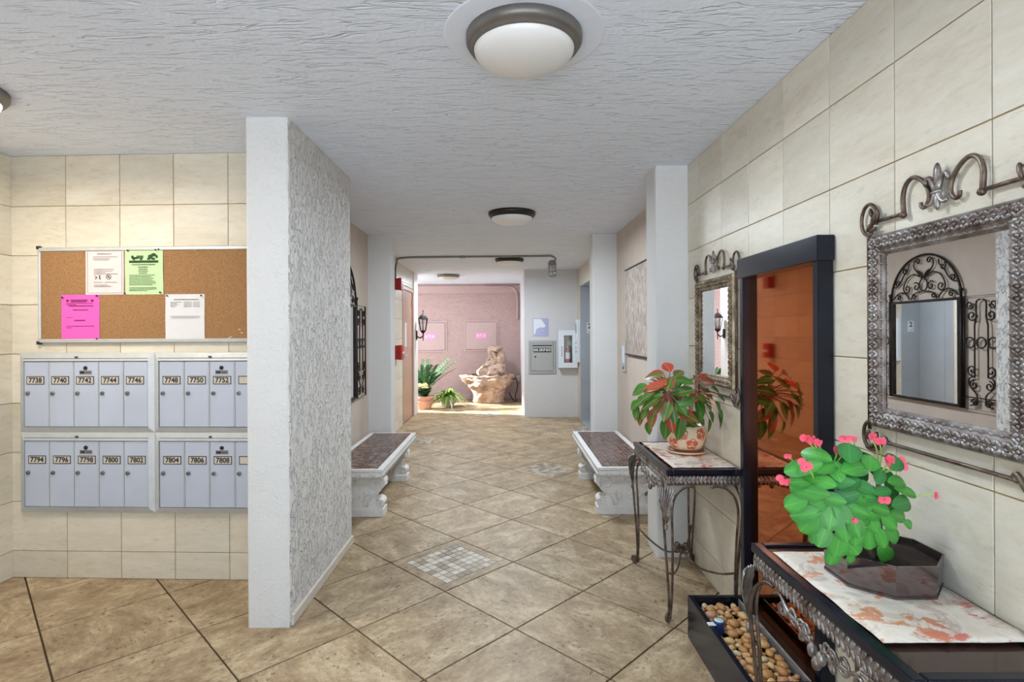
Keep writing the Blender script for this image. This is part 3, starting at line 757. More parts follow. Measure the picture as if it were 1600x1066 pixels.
def make_bench(mat, label, loc, flip):
    root = thing('bench', label, 'bench', loc, 0, 'cast stone benches')
    W_, L_ = 0.47, 1.53; TOP = 0.39
    s = MB()
    # slab: stepped, flared edge around
    lay = [(0.322, -0.022), (0.330, -0.004), (0.352, -0.003), (0.364, -0.014), (0.372, 0.0), (TOP, 0.0)]
    for (za, oa), (zb, ob) in zip(lay, lay[1:]):
        xa, ya, xb, yb = W_/2 + oa, L_/2 + oa, W_/2 + ob, L_/2 + ob
        s.add([(-xa,-ya,za),(xa,-ya,za),(xa,ya,za),(-xa,ya,za),(-xb,-yb,zb),(xb,-yb,zb),(xb,yb,zb),(-xb,yb,zb)], [(0,1,5,4),(1,2,6,5),(2,3,7,6),(3,0,4,7)])
    x_, y_ = W_/2 - 0.022, L_/2 - 0.022
    s.quad((-x_, -y_, 0.322), (-x_, y_, 0.322), (x_, y_, 0.322), (x_, -y_, 0.322))
    bx, by = W_/2, L_/2; ix, iy = W_/2 - 0.045, L_/2 - 0.030
    s.add([(-bx,-by,TOP),(bx,-by,TOP),(bx,by,TOP),(-bx,by,TOP),(-ix,-iy,TOP),(ix,-iy,TOP),(ix,iy,TOP),(-ix,iy,TOP)], [(0,1,5,4),(1,2,6,5),(2,3,7,6),(3,0,4,7)])
    slab = part('seat_slab', s, mat, root)
    # egg and leaf carving on the rim
    cv = MB()
    n = 44
    for k in range(n):
        y = -L_/2 + L_ * (k + .5) / n
        for sx in (-1, 1):
            cv.ball((sx * (W_/2 - 0.002), y, 0.344), (0.007, 0.011, 0.019), 6, 4, Matrix.Rotation(0.5 * sx, 3, 'X'))
    for k in range(5):
        x = -W_/2 + W_ * (k + .5) / 5
        for sy_ in (-1, 1): cv.ball((x, sy_ * (L_/2 - 0.002), 0.342), (0.040, 0.007, 0.016), 8, 4)
    part('rim_carving', cv, mat, slab)['kind'] = 'stuff'
    part('mosaic_bed', MB().box(-ix, -iy, 0.350, ix, iy, TOP - 0.002), M['bench_grout'], root)
    tl = MB(); ny, nx = 44, 12
    ty, tx = 2 * iy / ny, 2 * ix / nx
    for a in range(nx):
        for b in range(ny):
            zz = TOP + rnd.uniform(-0.0006, 0.0008)
            x, y = -ix + tx * a, -iy + ty * b
            tl.add([(x+.0015,y+.0015,TOP-.003),(x+tx-.0015,y+.0015,TOP-.003),(x+tx-.0015,y+ty-.0015,TOP-.003),(x+.0015,y+ty-.0015,TOP-.003),
                    (x+.003,y+.003,zz),(x+tx-.003,y+.003,zz),(x+tx-.003,y+ty-.003,zz),(x+.003,y+ty-.003,zz)], [(4,5,6,7),(0,1,5,4),(1,2,6,5),(2,3,7,6),(3,0,4,7)])
    mo = part('mosaic_top', tl, M['bench_tile'], root)
    mo.data.materials.append(M['bench_tile_dark']); mo.data.materials.append(M['bench_tile_light'])
    pick = [rnd.choices((0, 1, 2), (4, 4, 3))[0] for _ in range(nx * ny)]
    for q in mo.data.polygons: q.material_index = pick[min(nx * ny - 1, q.index // 5)]; mo['kind'] = 'stuff'; mo['label'] = 'glossy dark brown mosaic seat top'
    for yc in (-0.60, 0.40):
        lg = part('leg', MB().prism(leg_outline(0.44), yc - 0.055, yc + 0.055), mat, root)
        part('plinth', MB().cbox(-0.218, yc - 0.068, 0.0, 0.218, yc + 0.068, 0.062, 0.004), mat, lg)
        rel = MB()
        for sx in (-1, 1):
            for yy in (yc - 0.055, yc + 0.055):
                def P3(l): return [(sx * a, yy, b) for a, b in l]
                rel.tube(P3(spiral(0.150, 0.250, 0.056, 0.010, -0.6, 1.75, 34)), lambda t: 0.0105 - 0.003 * t, 6)
                rel.tube(P3(spiral(0.178, 0.106, 0.030, 0.006, 2.2, -1.5, 24)), 0.008, 6)
                rel.tube(P3(bez((0.195, 0.215), (0.15, 0.15), (0.11, 0.18), (0.085, 0.075))), 0.0095, 6)
                rel.tube(P3(bez((0.12, 0.165), (0.07, 0.19), (0.05, 0.13), (0.065, 0.075))), 0.008, 6)
                rel.tube(P3(spiral(0.045, 0.150, 0.040, 0.010, 1.2, -0.9, 16)), 0.008, 6)
                rel.tube(P3(bez((0.085, 0.24), (0.05, 0.27), (0.02, 0.22), (0.0, 0.28))), 0.008, 6)
                rel.tube(P3(spiral(0.07, 0.322, 0.018, 0.006, 0, 1.2, 12) ), 0.005, 5)
                rel.tube(P3(spiral(0.16, 0.322, 0.020, 0.006, 0, 1.2, 12) ), 0.005, 5)
                rel.ball((sx * 0.150, yy, 0.250), (0.010, 0.008, 0.010), 8, 6)
            rel.tube([(sx * (0.218), yc - 0.045, 0.24), (sx * 0.226, yc, 0.245), (sx * 0.218, yc + 0.045, 0.24)], 0.008, 6)
        part('scroll_carving', rel, mat, lg)
    return root
make_bench(M['bench'], 'cast stone bench with brown mosaic top under the iron arch mirror', (-1.165, 4.87, 0), 1)
make_bench(M['bench'], 'cast stone bench with brown mosaic top under the textured wall hanging', (0.925, 4.90, 0), -1)

# ================================================================== IRON ARCH MIRROR (left recess)
# built in a local frame: x along the wall, z up, facing -y; rz = +90 deg turns it to face +X
ia = thing('iron_arch_mirror', 'black wrought iron arch with scrolls framing a tall wall mirror', 'mirror', (-1.46, 4.83, 0), PI / 2)
def xz(l, y): return [(a, y, b) for a, b in l]
hw, zb, zs = 0.39, 0.79, 1.69
part('mirror_pane', MB().box(-hw + 0.02, -0.020, zb + 0.02, hw - 0.02, -0.012, zs - 0.02), M['mirror'], ia)
fr = MB().box(-hw, -0.035, zb, -hw + 0.022, -0.003, zs).box(hw - 0.022, -0.035, zb, hw, -0.003, zs).box(-hw + 0.022, -0.035, zb, hw - 0.022, -0.003, zb + 0.022).box(-hw + 0.022, -0.035, zs - 0.022, hw - 0.022, -0.003, zs)
part('mirror_frame', fr, M['iron'], ia)
part('post', MB().tube([(-hw - 0.014, -0.03, zb), (-hw - 0.014, -0.03, zs + 0.05)], 0.011, 8).ball((-hw - 0.014, -0.03, zs + 0.06), 0.018), M['iron'], ia)
part('post', MB().tube([(hw + 0.014, -0.03, zb), (hw + 0.014, -0.03, zs + 0.05)], 0.011, 8).ball((hw + 0.014, -0.03, zs + 0.06), 0.018), M['iron'], ia)
R0 = 0.40
arc = MB().tube([(R0 * math.cos(PI * k / 28), -0.025, zs + R0 * math.sin(PI * k / 28)) for k in range(29)], 0.010, 8)
ar = part('arch_rail', arc, M['iron'], ia)
sc = MB(); yq = -0.025; rr_ = 0.006
sc.tube([(0.045 * math.cos(2*PI*k/20), yq, zs + 0.135 + 0.055 * math.sin(2*PI*k/20)) for k in range(20)], rr_, 6, True)
for sx in (-1, 1):
    def T2(l): return [(sx * a, yq, zs + b) for a, b in l]
    # central heart
    sc.tube(T2(bez((0.02, 0.19), (0.06, 0.26), (0.16, 0.30), (0.09, 0.36)) + spiral(0.065, 0.345, 0.028, 0.008, 0.4, 1.1)), rr_, 6)
    # large side scrolls
    sc.tube(T2(bez((0.05, 0.21), (0.12, 0.27), (0.22, 0.22), (0.24, 0.12)) + spiral(0.195, 0.11, 0.045, 0.010, 0.0, -1.2)), rr_, 6)
    sc.tube(T2(bez((0.17, 0.34), (0.16, 0.28), (0.22, 0.28), (0.26, 0.20)) + bez((0.26, 0.20), (0.29, 0.15), (0.34, 0.12), (0.37, 0.14), 6)), rr_, 6)
    sc.tube(T2(spiral(0.215, 0.275, 0.008, 0.034, 0.5, 1.1)), rr_, 6)
    sc.tube(T2(spiral(0.315, 0.165, 0.008, 0.030, 2.0, 1.1)), rr_, 6)
    sc.tube(T2(spiral(0.085, 0.12, 0.010, 0.042, PI/2, -1.1)), rr_, 6)
    sc.tube(T2(bez((0.0, 0.08), (0.06, 0.06), (0.10, 0.09), (0.15, 0.01))), rr_, 6)
    sc.tube(T2(bez((0.17, 0.01), (0.20, 0.08), (0.29, 0.12), (0.37, 0.02))), rr_, 6)
    sc.tube(T2(spiral(0.110, 0.035, 0.008, 0.024, 0, 1.2)), rr_, 6)
    sc.tube(T2(spiral(0.300, 0.035, 0.008, 0.026, 2, -1.2)), rr_, 6)
    sc.tube(T2(bez((0.012, 0.20), (0.03, 0.24), (0.05, 0.26), (0.075, 0.26))), 0.010, 6)
part('arch_scrollwork', sc, M['iron'], ia)
for sx in (-1, 1):
    x0_, x1_ = sx * (hw + 0.035), sx * (hw + 0.355)
    xa, xb = min(x0_, x1_), max(x0_, x1_); mid = (xa + xb) / 2
    sp = MB().tube([(xa, yq, zb), (xb, yq, zb), (xb, yq, zs), (xa, yq, zs)], 0.008, 6, True)
    fp = part('side_panel', sp, M['iron'], ia)
    q = MB()
    def T3(l, m): return [(mid + m * a, yq, b) for a, b in l]
    q.tube([(mid - 0.06, yq, 1.05), (mid - 0.06, yq, 1.46)], rr_, 6).tube([(mid + 0.06, yq, 1.05), (mid + 0.06, yq, 1.46)], rr_, 6)
    for cx in (-0.105, 0, 0.105):
        q.tube([(mid + cx + 0.042 * math.cos(2*PI*k/16), yq, 1.32 + 0.042 * math.sin(2*PI*k/16)) for k in range(16)], rr_, 6, True)
    q.tube([(xa, yq, 0.885), (xb, yq, 0.885)], 0.005, 6)
    for m in (-1, 1):
        q.tube(T3(bez((0.01, 1.66), (0.08, 1.66), (0.02, 1.56), (0.06, 1.46)), m), rr_, 6)
        q.tube(T3(spiral(0.085, 1.535, 0.045, 0.010, PI, 1.3), m), rr_, 6)
        q.tube(T3(spiral(0.105, 1.62, 0.035, 0.010, PI, 1.3), m), rr_, 6)
        q.tube(T3(bez((0.06, 1.05), (0.12, 1.06), (0.15, 0.99), (0.06, 0.93)) + bez((0.06, 0.93), (0.02, 0.90), (0.03, 0.83), (0.10, 0.82), 6), m), rr_, 6)
        q.tube(T3(spiral(0.085, 1.10, 0.045, 0.010, -PI/2, 1.3), m), rr_, 6)
        q.tube(T3(spiral(0.070, 0.985, 0.040, 0.010, PI/2, -1.3), m), rr_, 6)
        q.tube(T3(spiral(0.060, 0.845, 0.034, 0.008, 0, 1.3), m), rr_, 6)
    part('panel_scrollwork', q, M['iron'], fp)

# ================================================================== RIGHT RECESS: hanging + call plate
wh = thing('wall_hanging', 'textured taupe wall hanging between two thin dark rods', 'wall art', (1.19, 4.70, 0), -PI / 2)
part('panel', MB().box(-0.63, -0.016, 1.205, 0.63, -0.002, 2.015), M['hanging'], wh)
part('rod', MB().cbox(-0.64, -0.022, 2.010, 0.64, -0.001, 2.026, 0.003), M['black'], wh)
part('rod', MB().cbox(-0.64, -0.022, 1.194, 0.64, -0.001, 1.210, 0.003), M['black'], wh)
cp = thing('call_plate', 'narrow steel call button plate beside the textured hanging', 'call panel', (1.19, 5.46, 0), -PI / 2)
part('plate', MB().cbox(-0.085, -0.012, 1.02, 0.085, -0.001, 1.31, 0.003), M['steel'], cp)
part('window', MB().box(-0.045, -0.0145, 1.11, 0.045, -0.011, 1.28), M['cabinet_white'], cp)
part('button', MB().ball((0, -0.014, 1.06), (0.018, 0.008, 0.018)), M['lock'], cp)

# ================================================================== WALL MIRRORS (right wall)
def ornate_mirror(name, label, yc, frame_mat, zoff=0.0):
    root = thing(name, label, 'mirror', (RX, yc, zoff), -PI / 2, 'ornate wall mirrors')
    W_, H_, FW = 0.525, 0.585, 0.064
    z0, z1, x0, x1 = 1.125, 1.71, -W_/2, W_/2
    # local x runs toward the camera (-Y)
    part('mirror_pane', MB().box(x0 + FW - 0.004, -0.016, z0 + FW - 0.004, x1 - FW + 0.004, -0.010, z1 - FW + 0.004), M['mirror'], root)
    prof = [(0.0, -0.001), (0.0, -0.016), (0.006, -0.026), (0.016, -0.032), (0.036, -0.030), (0.050, -0.024), (0.056, -0.024), (0.060, -0.020), (FW, -0.017)]
    cor = [(x0, z0), (x1, z0), (x1, z1), (x0, z1)]
    inn = [(1, 1), (-1, 1), (-1, -1), (1, -1)]
    for k in range(4):
        l = (k + 1) % 4
        m = MB(); vs_ = []; fs = []
        for (t, y) in prof:
            vs_.append((cor[k][0] + inn[k][0] * t, y, cor[k][1] + inn[k][1] * t))
            vs_.append((cor[l][0] + inn[l][0] * t, y, cor[l][1] + inn[l][1] * t))
        for q in range(len(prof) - 1): fs.append((2*q, 2*q+1, 2*q+3, 2*q+2))
        m.add(vs_, fs)
        a = Vector((cor[k][0], 0, cor[k][1])); b = Vector((cor[l][0], 0, cor[l][1]))
        dirv = (b - a).normalized(); inv = Vector((inn[k][0], 0, inn[k][1])); inv = (inv - dirv * inv.dot(dirv)).normalized()
        L = (b - a).length; n = int(L / 0.029)
        ang = math.atan2(dirv.z, dirv.x)
        for q in range(n):
            c = a + dirv * (0.014 + (L - 0.028) * (q + .5) / n)
            for off, tilt, ln, hgt in ((0.016, 0.75, 0.017, -0.030), (0.036, -0.75, 0.017, -0.030)):
                for sg in (1, -1):
                    pc = c + inv * off + dirv * 0.006 * sg
                    m.ball((pc.x, hgt, pc.z), (ln * 0.36, 0.006, ln * 0.62), 6, 4, Matrix.Rotation(-ang + tilt * sg, 3, 'Y'))
            pc = c + inv * 0.026; m.ball((pc.x, -0.033, pc.z), (0.0045, 0.005, 0.0045), 6, 4)
            pc = c + inv * 0.053 + dirv * 0.007; m.ball((pc.x, -0.024, pc.z), (0.006, 0.004, 0.004), 6, 4)
        part('frame_rail', m, frame_mat, root)
    # iron surround: side bars, loops at the corners, crest with fleur-de-lis, bottom bar
    g = 0.016; y = -0.014; rod = 0.0055
    for sx in (-1, 1):
        xx = sx * (W_/2 + g)
        part('side_bar', MB().tube([(xx, y, z0 - 0.012), (xx, y, z1 + 0.012)], rod, 8), M['bronze'], root)
        lp = MB()
        c0 = (xx - sx * 0.002, z1 + 0.055)
        lp.tube([(c0[0] + sx * 0.036 * math.cos(t), y, c0[1] + 0.048 * math.sin(t)) for t in [(-2.0 + 5.6 * k / 22) for k in range(23)]], rod, 8)
        for (dx, dz, rx_, rz_, rt) in ((-0.030, -0.004, 0.010, 0.024, 0.5), (-0.014, -0.024, 0.008, 0.022, 0.9), (-0.046, 0.004, 0.007, 0.020, 0.2), (-0.026, -0.036, 0.007, 0.018, 1.3), (-0.020, 0.016, 0.006, 0.018, -0.4)):
            lp.ball((c0[0] + sx * dx, y - 0.006, c0[1] + dz), (rx_, 0.007, rz_), 8, 6, Matrix.Rotation(-rt * sx, 3, 'Y'))
        part('corner_loop', lp, M['bronze'], root)
        c1 = (xx, z0 - 0.030)
        lq = MB().tube([(c1[0] - sx * (-0.010) + sx * 0.030 * math.cos(t) - sx * 0.012, y, c1[1] + 0.042 * math.sin(t)) for t in [(1.9 - 5.4 * k / 22) for k in range(23)]], rod, 8)
        lq.tube([(c1[0] - sx * a, y, c1[1] + b) for a, b in bez((-0.01, -0.038), (0.03, -0.055), (0.05, -0.02), (0.062, 0.0)) + spiral(0.066, -0.006, 0.010, 0.004, 1.6, -0.8, 8)], lambda t: 0.008 - 0.003 * t, 8)
        for (dx, dz, rx_, rz_, rt) in ((0.0, 0.0, 0.012, 0.016, 0.3), (0.018, -0.030, 0.006, 0.020, 1.1)):
            lq.ball((c1[0] - sx * dx, y - 0.006, c1[1] + dz), (rx_, 0.007, rz_), 8, 6, Matrix.Rotation(-rt * sx, 3, 'Y'))
        part('corner_loop', lq, M['bronze'], root)
        zc = z1 + 0.043
        part('crest_bar', MB().tube([(sx * (W_/2 - 0.025), y, zc), (sx * 0.130, y, zc)], rod, 8).ball((sx * 0.128, y - 0.002, zc - 0.004), 0.010), M['bronze'], root)
        ca = [(0.128, 0.0), (0.131, 0.045), (0.120, 0.078), (0.095, 0.092), (0.065, 0.080), (0.040, 0.050), (0.036, 0.020), (0.050, 0.0), (0.062, 0.004), (0.064, 0.016)]
        part('crest_arch', MB().tube([p for p in smooth_path([(sx * a, y, zc + b) for a, b in ca])], lambda t: 0.0068 - 0.002 * t, 8), M['bronze'], root)
    fz = z1 + 0.043
    fl_ = MB().ball((0, y - 0.006, fz + 0.072), (0.011, 0.008, 0.034), 8, 6).ball((0, y - 0.008, fz + 0.028), (0.020, 0.009, 0.006), 8, 6).ball((0, y - 0.006, fz + 0.006), (0.008, 0.007, 0.026), 8, 6)
    for sx in (-1, 1):
        fl_.tube([(sx * a, y - 0.008, fz + b) for a, b in bez((0.004, 0.032), (0.012, 0.075), (0.040, 0.085), (0.036, 0.052)) ], lambda t: 0.008 - 0.003 * t, 6)
        fl_.tube([(sx * a, y - 0.008, fz + b) for a, b in bez((0.004, 0.026), (0.010, 0.002), (0.026, -0.008), (0.034, 0.004)) ], lambda t: 0.007 - 0.003 * t, 6)
    part('fleur_de_lis', fl_, M['pewter'], root)
    part('bottom_bar', MB().tube([(-W_/2 + 0.035, y, z0 - 0.040), (W_/2 - 0.035, y, z0 - 0.040)], rod, 8), M['bronze'], root)
    return root
ornate_mirror('wall_mirror', 'ornate pewter framed wall mirror with scrolled crest above the flowering planter', 1.425, M['pewter'])
ornate_mirror('wall_mirror', 'ornate gilt edged wall mirror with scrolled crest above the red-leaved potted plant', 2.962, M['gilt'])

# ================================================================== WATERFALL
wf = thing('indoor_waterfall', 'tall black framed waterfall with a bronze mirror panel and pebble basin', 'fountain', (0, 0, 0))
X0, Y0, Y1, XB = 1.092, 1.905, 2.545, 1.147
part('post', MB().cbox(X0, Y0, 0.02, XB, Y0 + 0.035, 1.68, 0.003), M['lacquer'], wf)
part('post', MB().cbox(X0, Y1 - 0.035, 0.02, XB, Y1, 1.68, 0.003), M['lacquer'], wf)
part('top_beam', MB().cbox(X0 - 0.008, Y0 - 0.010, 1.665, XB, Y1 + 0.010, 1.755, 0.003), M['lacquer'], wf)
part('glass_panel', MB().box(1.126, Y0 + 0.03, 0.16, 1.134, Y1 - 0.03, 1.67), M['amber'], wf)
part('back_board', MB().box(1.136, Y0 + 0.03, 0.02, 1.146, Y1 - 0.03, 1.67), M['lacquer'], wf)
b = MB()
bx0, bx1, by0, by1, bh = 0.840, 1.088, 1.885, 2.535, 0.195
b.cbox(bx0, by0, 0, bx0 + 0.022, by1, bh, 0.002).cbox(bx0 + 0.022, by0, 0, bx1, by0 + 0.022, bh, 0.002).cbox(bx0 + 0.022, by1 - 0.022, 0, bx1, by1, bh, 0.002).box(bx0 + 0.022, by0 + 0.022, 0.0, bx1, by1 - 0.022, 0.140)
part('basin', b, M['lacquer'], wf)
part('divider_strip', MB().cbox(1.066, by0 + 0.022, 0.14, 1.072, by1 - 0.022, 0.186, 0.001), M['steel'], wf)
part('water_tray', MB().box(1.073, by0 + 0.023, 0.1405, 1.125, by1 - 0.023, 0.160), M['water'], wf)
sl = thing('spot_light', 'small blue submersible spot light clipped to the pebble basin rim', 'lamp', (0.885, 2.275, 0.0))
part('housing', MB().lathe([(0.018, 0.158), (0.020, 0.165), (0.020, 0.200), (0.023, 0.206), (0.023, 0.214)], 16), M['spot_blue'], sl)
part('lens', MB().lathe([(0.0205, 0.213), (0.020, 0.217), (0.008, 0.219)], 16), M['lens'], sl)
part('clip', MB().cbox(-0.048, -0.012, 0.1955, -0.012, 0.012, 0.2015, 0.002), M['cabinet_white'], sl)
def pebble_mesh(k):
    r2 = random.Random(k)
    m = MB().ball((0, 0, 0), (1.0, r2.uniform(0.66, 0.85), 0.60), 9, 6)
    m.v = [tuple(Vector(p) * (1 + 0.13 * noise.noise(Vector(p) * 1.3 + Vector((k * 7, 0, 0))))) for p in m.v]
    return m.mesh('pebble', M['pebble%d' % (k % 6)])
PB = [pebble_mesh(k) for k in range(12)]
for layer, (zb_, sizes, pack) in enumerate(((0.140, (0.016, 0.024), 0.80), (0.152, (0.018, 0.029), 0.90))):
    placed = []
    for tries in range(2600):
        r_ = rnd.uniform(*sizes) if tries < 1500 else rnd.uniform(0.011, 0.016)
        x = rnd.uniform(bx0 + 0.023 + r_, 1.065 - r_); y = rnd.uniform(by0 + 0.024 + r_, by1 - 0.024 - r_)
        if math.hypot(x - 0.885, y - 2.275) < 0.024 + r_: continue
        if any(math.hypot(x - a, y - b_) < (r_ + q) * pack for a, b_, q in placed): continue
        placed.append((x, y, r_)); pk = rnd.randrange(12)
        o = link('river_pebble', PB[pk], None, (x, y, zb_ + r_ * 0.60 + rnd.uniform(0, 0.006)), rnd.uniform(0, 6.28))
        o.scale = (r_, r_, r_ * 0.98)
        tag(o, ('honey tan', 'pale golden', 'warm brown', 'cream', 'pinkish tan', 'amber')[pk % 6] + ' smooth river pebble in the black waterfall basin', 'pebble', 'river pebbles in the waterfall basin')

# ================================================================== CONSOLE TABLES
def make_table(label, loc):
    """local: x across (-0.18 faces the corridor, +0.18 at the wall), y along, z up."""
    root = thing('console_table', label, 'table', loc, 0, 'scrolled iron console tables')
    W_, L_, T = 0.365, 0.695, 0.746
    hx, hy = W_/2, L_/2; bw = 0.030
    top = MB()
    for r_ in ((-hx, -hy, -hx + bw, hy), (hx - bw, -hy, hx, hy), (-hx + bw, -hy, hx - bw, -hy + bw), (-hx + bw, hy - bw, hx - bw, hy)):
        top.cbox(r_[0], r_[1], T - 0.028, r_[2], r_[3], T, 0.005, 2)
    tp = part('top_frame', top, M['lacquer'], root)
    part('top_panel', MB().box(-hx + bw, -hy + bw, T - 0.024, hx - bw, hy - bw, T - 0.008), M['lacquer_brown'], root)
    # relief apron rails
    za, zb_ = 0.664, 0.718
    for axis, sgn in (('y', -1), ('y', 1), ('x', -1), ('x', 1)):
        m = MB(); L = L_ - 0.012 if axis == 'y' else W_ - 0.012
        base = (hx if axis == 'y' else hy) - 0.010
        n = 7; vs_ = []; fs = []
        for k in range(n + 1):
            t = PI * k / n
            o_ = base - 0.012 + 0.017 * math.sin(t); z = (za + zb_)/2 + (zb_ - za)/2 * math.cos(t)
            for e in (-L/2, L/2):
                vs_.append((sgn * o_, e, z) if axis == 'y' else (e, sgn * o_, z))
        for k in range(n): fs.append((2*k, 2*k+1, 2*k+3, 2*k+2))
        m.add(vs_, fs, True)
        cnt = int(L / 0.0195)
        for q in range(cnt):
            e = -L/2 + L * (q + .5) / cnt
            for dz, tl in ((0.012, 0.45), (-0.010, -0.35)):
                o_ = base + 0.003
                p = (sgn * o_, e, (za + zb_)/2 + dz) if axis == 'y' else (e, sgn * o_, (za + zb_)/2 + dz)
                rad = (0.005, 0.0065, 0.015) if axis == 'y' else (0.0065, 0.005, 0.015)
                m.ball(p, rad, 6, 4, Matrix.Rotation(tl * (1 if q % 2 else 0.6), 3, 'X' if axis == 'y' else 'Y'))
        part('apron_rail', m, M['pewter'], root)
    # legs
    for sx in (-1, 1):
        for sy_ in (-1, 1):
            cx, cy = sx * (hx - 0.006), sy_ * (hy - 0.006)
            lg = MB()
            for ax in (0, 1):
                def O(d, z, o=0.0):     # d inward along one edge, o outward on the diagonal
                    return (cx - sx * d * (ax == 0) + sx * o, cy - sy_ * d * (ax == 1) + sy_ * o, z)
                pth = smooth_path([O(0.125, 0.664), O(0.090, 0.660), O(0.060, 0.640, 0.006), O(0.040, 0.600, 0.014), O(0.033, 0.530, 0.017), O(0.029, 0.40, 0.008), O(0.017, 0.20, -0.006), O(0.008, 0.07, -0.010), O(0.007, 0.03, -0.006)])
                lg.tube(pth, 0.0062, 8)
            cu = [(cx + sx * (-0.010 + a) * 0.7071, cy + sy_ * (-0.010 + a) * 0.7071, b_) for a, b_ in [(-0.014, 0.05)] + spiral(0.010, 0.0300, 0.0245, 0.008, PI, 1.55, 22)]
            lg.tube(cu, lambda t: 0.0060 + 0.004 * t, 8)
            leg = part('leg', lg, M['bronze'], root)
            # acanthus leaf in the fork at the top of the leg
            D = Vector((sx, sy_, 0)).normalized(); Pp = Vector((-D.y, D.x, 0))
            lf = MB()
            # pointed leaf blade with raised ribs fanning up from its tip
            rowsL = []
            for q in range(11):
                t = q / 10
                wl = 0.046 * (1 - t) ** 0.55 * (1 + 0.10 * math.cos(q * PI)) * (0.72 + 0.28 * min(1, t * 4))
                o_ = 0.016 + 0.012 * math.sin(PI * t)
                rowsL.append([Vector((cx, cy, 0.660 - 0.175 * t)) + D * (o_ - 0.010 * e_ * e_) + Pp * wl * e_ for e_ in (-1, -0.5, 0, 0.5, 1)])
            vs_ = [p for r_ in rowsL for p in r_]
            lf.add(vs_, [(i*5+k, i*5+k+1, (i+1)*5+k+1, (i+1)*5+k) for i in range(10) for k in range(4)], True)
            for k in range(-3, 4):
                pts = [Vector((cx, cy, 0.662 - 0.150 * t)) + D * (0.020 + 0.012 * math.sin(PI * t) - 0.008 * (k / 3) ** 2 * (1 - t)) + Pp * (k / 3 * 0.044 * (1 - t) ** 1.3) for t in [q / 8 for q in range(9)]]
                lf.tube(pts, lambda t: 0.0042 * (1 - 0.5 * t), 6)
            lf.ball(Vector((cx, cy, 0.470)) + D * 0.016, (0.009, 0.009, 0.016))
            part('acanthus_leaf', lf, M['pewter'], leg)
    # cross stretcher with a scrolled knot in the middle
    for sx in (-1, 1):
        for sy_ in (-1, 1):
            a = Vector((sx * (hx - 0.018), sy_ * (hy - 0.018), 0.235)); c = Vector((sx * 0.012, sy_ * 0.02, 0.205))
            part('stretcher', MB().tube(smooth_path([a, a.lerp(c, 0.3) + Vector((0, 0, -0.035)), a.lerp(c, 0.7) + Vector((0, 0, -0.045)), c, c + Vector((-sx * 0.02, -sy_ * 0.03, 0.04))]), 0.0055, 8), M['bronze'], root)
    kn = MB()
    for q in range(4):
        d = Vector((math.cos(q * PI/2 + 0.5), math.sin(q * PI/2 + 0.5), 0))
        kn.tube([d * a + Vector((0, 0, 0.215 + b_)) for a, b_ in spiral(0.030, 0.012, 0.026, 0.008, PI, -1.3, 18)], 0.005, 6)
    kn.ball((0, 0, 0.212), 0.016)
    part('stretcher_knot', kn, M['bronze'], root)
    # scroll chain under each long and short apron
    def chain(P, L):
        m = MB(); hlf = L / 2
        for sg in (-1, 1):
            def Q(l): return [P(sg * a, b_) for a, b_ in l]
            m.tube(Q(bez((hlf, 0.640), (hlf - 0.03, 0.668), (hlf - 0.07, 0.66), (hlf - 0.075, 0.61))), 0.0048, 6)
            m.tube(Q(spiral(hlf - 0.055, 0.625, 0.022, 0.007, 0, -1.3)), 0.0045, 6)
            m.tube(Q(bez((hlf - 0.05, 0.655), (hlf - 0.11, 0.60), (hlf - 0.13, 0.65), (hlf - 0.17, 0.600))), 0.0055, 6)
            m.tube(Q(spiral(hlf - 0.115, 0.632, 0.026, 0.008, PI, 1.4)), 0.0045, 6)
            m.tube(Q(spiral(hlf - 0.160, 0.620, 0.024, 0.008, 0, 1.4)), 0.0045, 6)
            if hlf > 0.2:
                m.tube(Q(bez((hlf - 0.17, 0.600), (0.10, 0.56), (0.06, 0.66), (0.012, 0.600))), 0.0058, 6)
                m.tube(Q(spiral(0.045, 0.628, 0.026, 0.008, PI, 1.3)), 0.0045, 6)
        for k in range(3): m.ball(P((k - 1) * 0.02, 0.592 - (k == 1) * 0.022), (0.013, 0.013, 0.019), 8, 6)
        return m
    for sg in (-1, 1):
        part('apron_scrollwork', chain(lambda a, b_: (sg * (hx - 0.012), a, b_), L_ - 0.24), M['pewter'], root)
    return root
TY1, TY2 = 1.395, 3.000
t1 = make_table('scrolled iron console table carrying the octagonal planter', (0.962, TY1, 0))
t2 = copy_tree(t1); t2.location = (0.962, TY2, 0)
t2['label'] = 'scrolled iron console table carrying the red-leaved potted plant'

def runner(label, x0, x1, y0, y1, seed):
    z = 0.7475
    m = MB(); nx, ny = 12, 22; vs_ = []; fs = []
    for i in range(nx + 1):
        for j in range(ny + 1):
            u, v = i / nx, j / ny
            wob = 0.004 * noise.noise(Vector((u * 4, v * 7, seed)))
            ex = 0.004 * noise.noise(Vector((v * 6, seed, 0)))
            vs_.append((x0 + (x1 - x0) * u + ex, y0 + (y1 - y0) * v + 0.003 * noise.noise(Vector((u * 5, seed, 3))), z + max(0, wob) * 0.6))
    for i in range(nx):
        for j in range(ny): fs.append((i*(ny+1)+j, (i+1)*(ny+1)+j, (i+1)*(ny+1)+j+1, i*(ny+1)+j+1))
    m.add(vs_, fs, True)
    k = len(m.v)
    o = part('table_runner', m, M['runner'], None)
    md = o.modifiers.new('thickness', 'SOLIDIFY'); md.thickness = 0.0018; md.offset = 1
    tag(o, label, 'table runner', 'floral table runners')
runner('floral printed cloth runner under the octagonal planter', 0.808, 1.142, 1.172, 1.655, 1.0)
runner('floral printed cloth runner under the floral clay pot', 0.822, 1.138, 2.690, 3.300, 5.0)

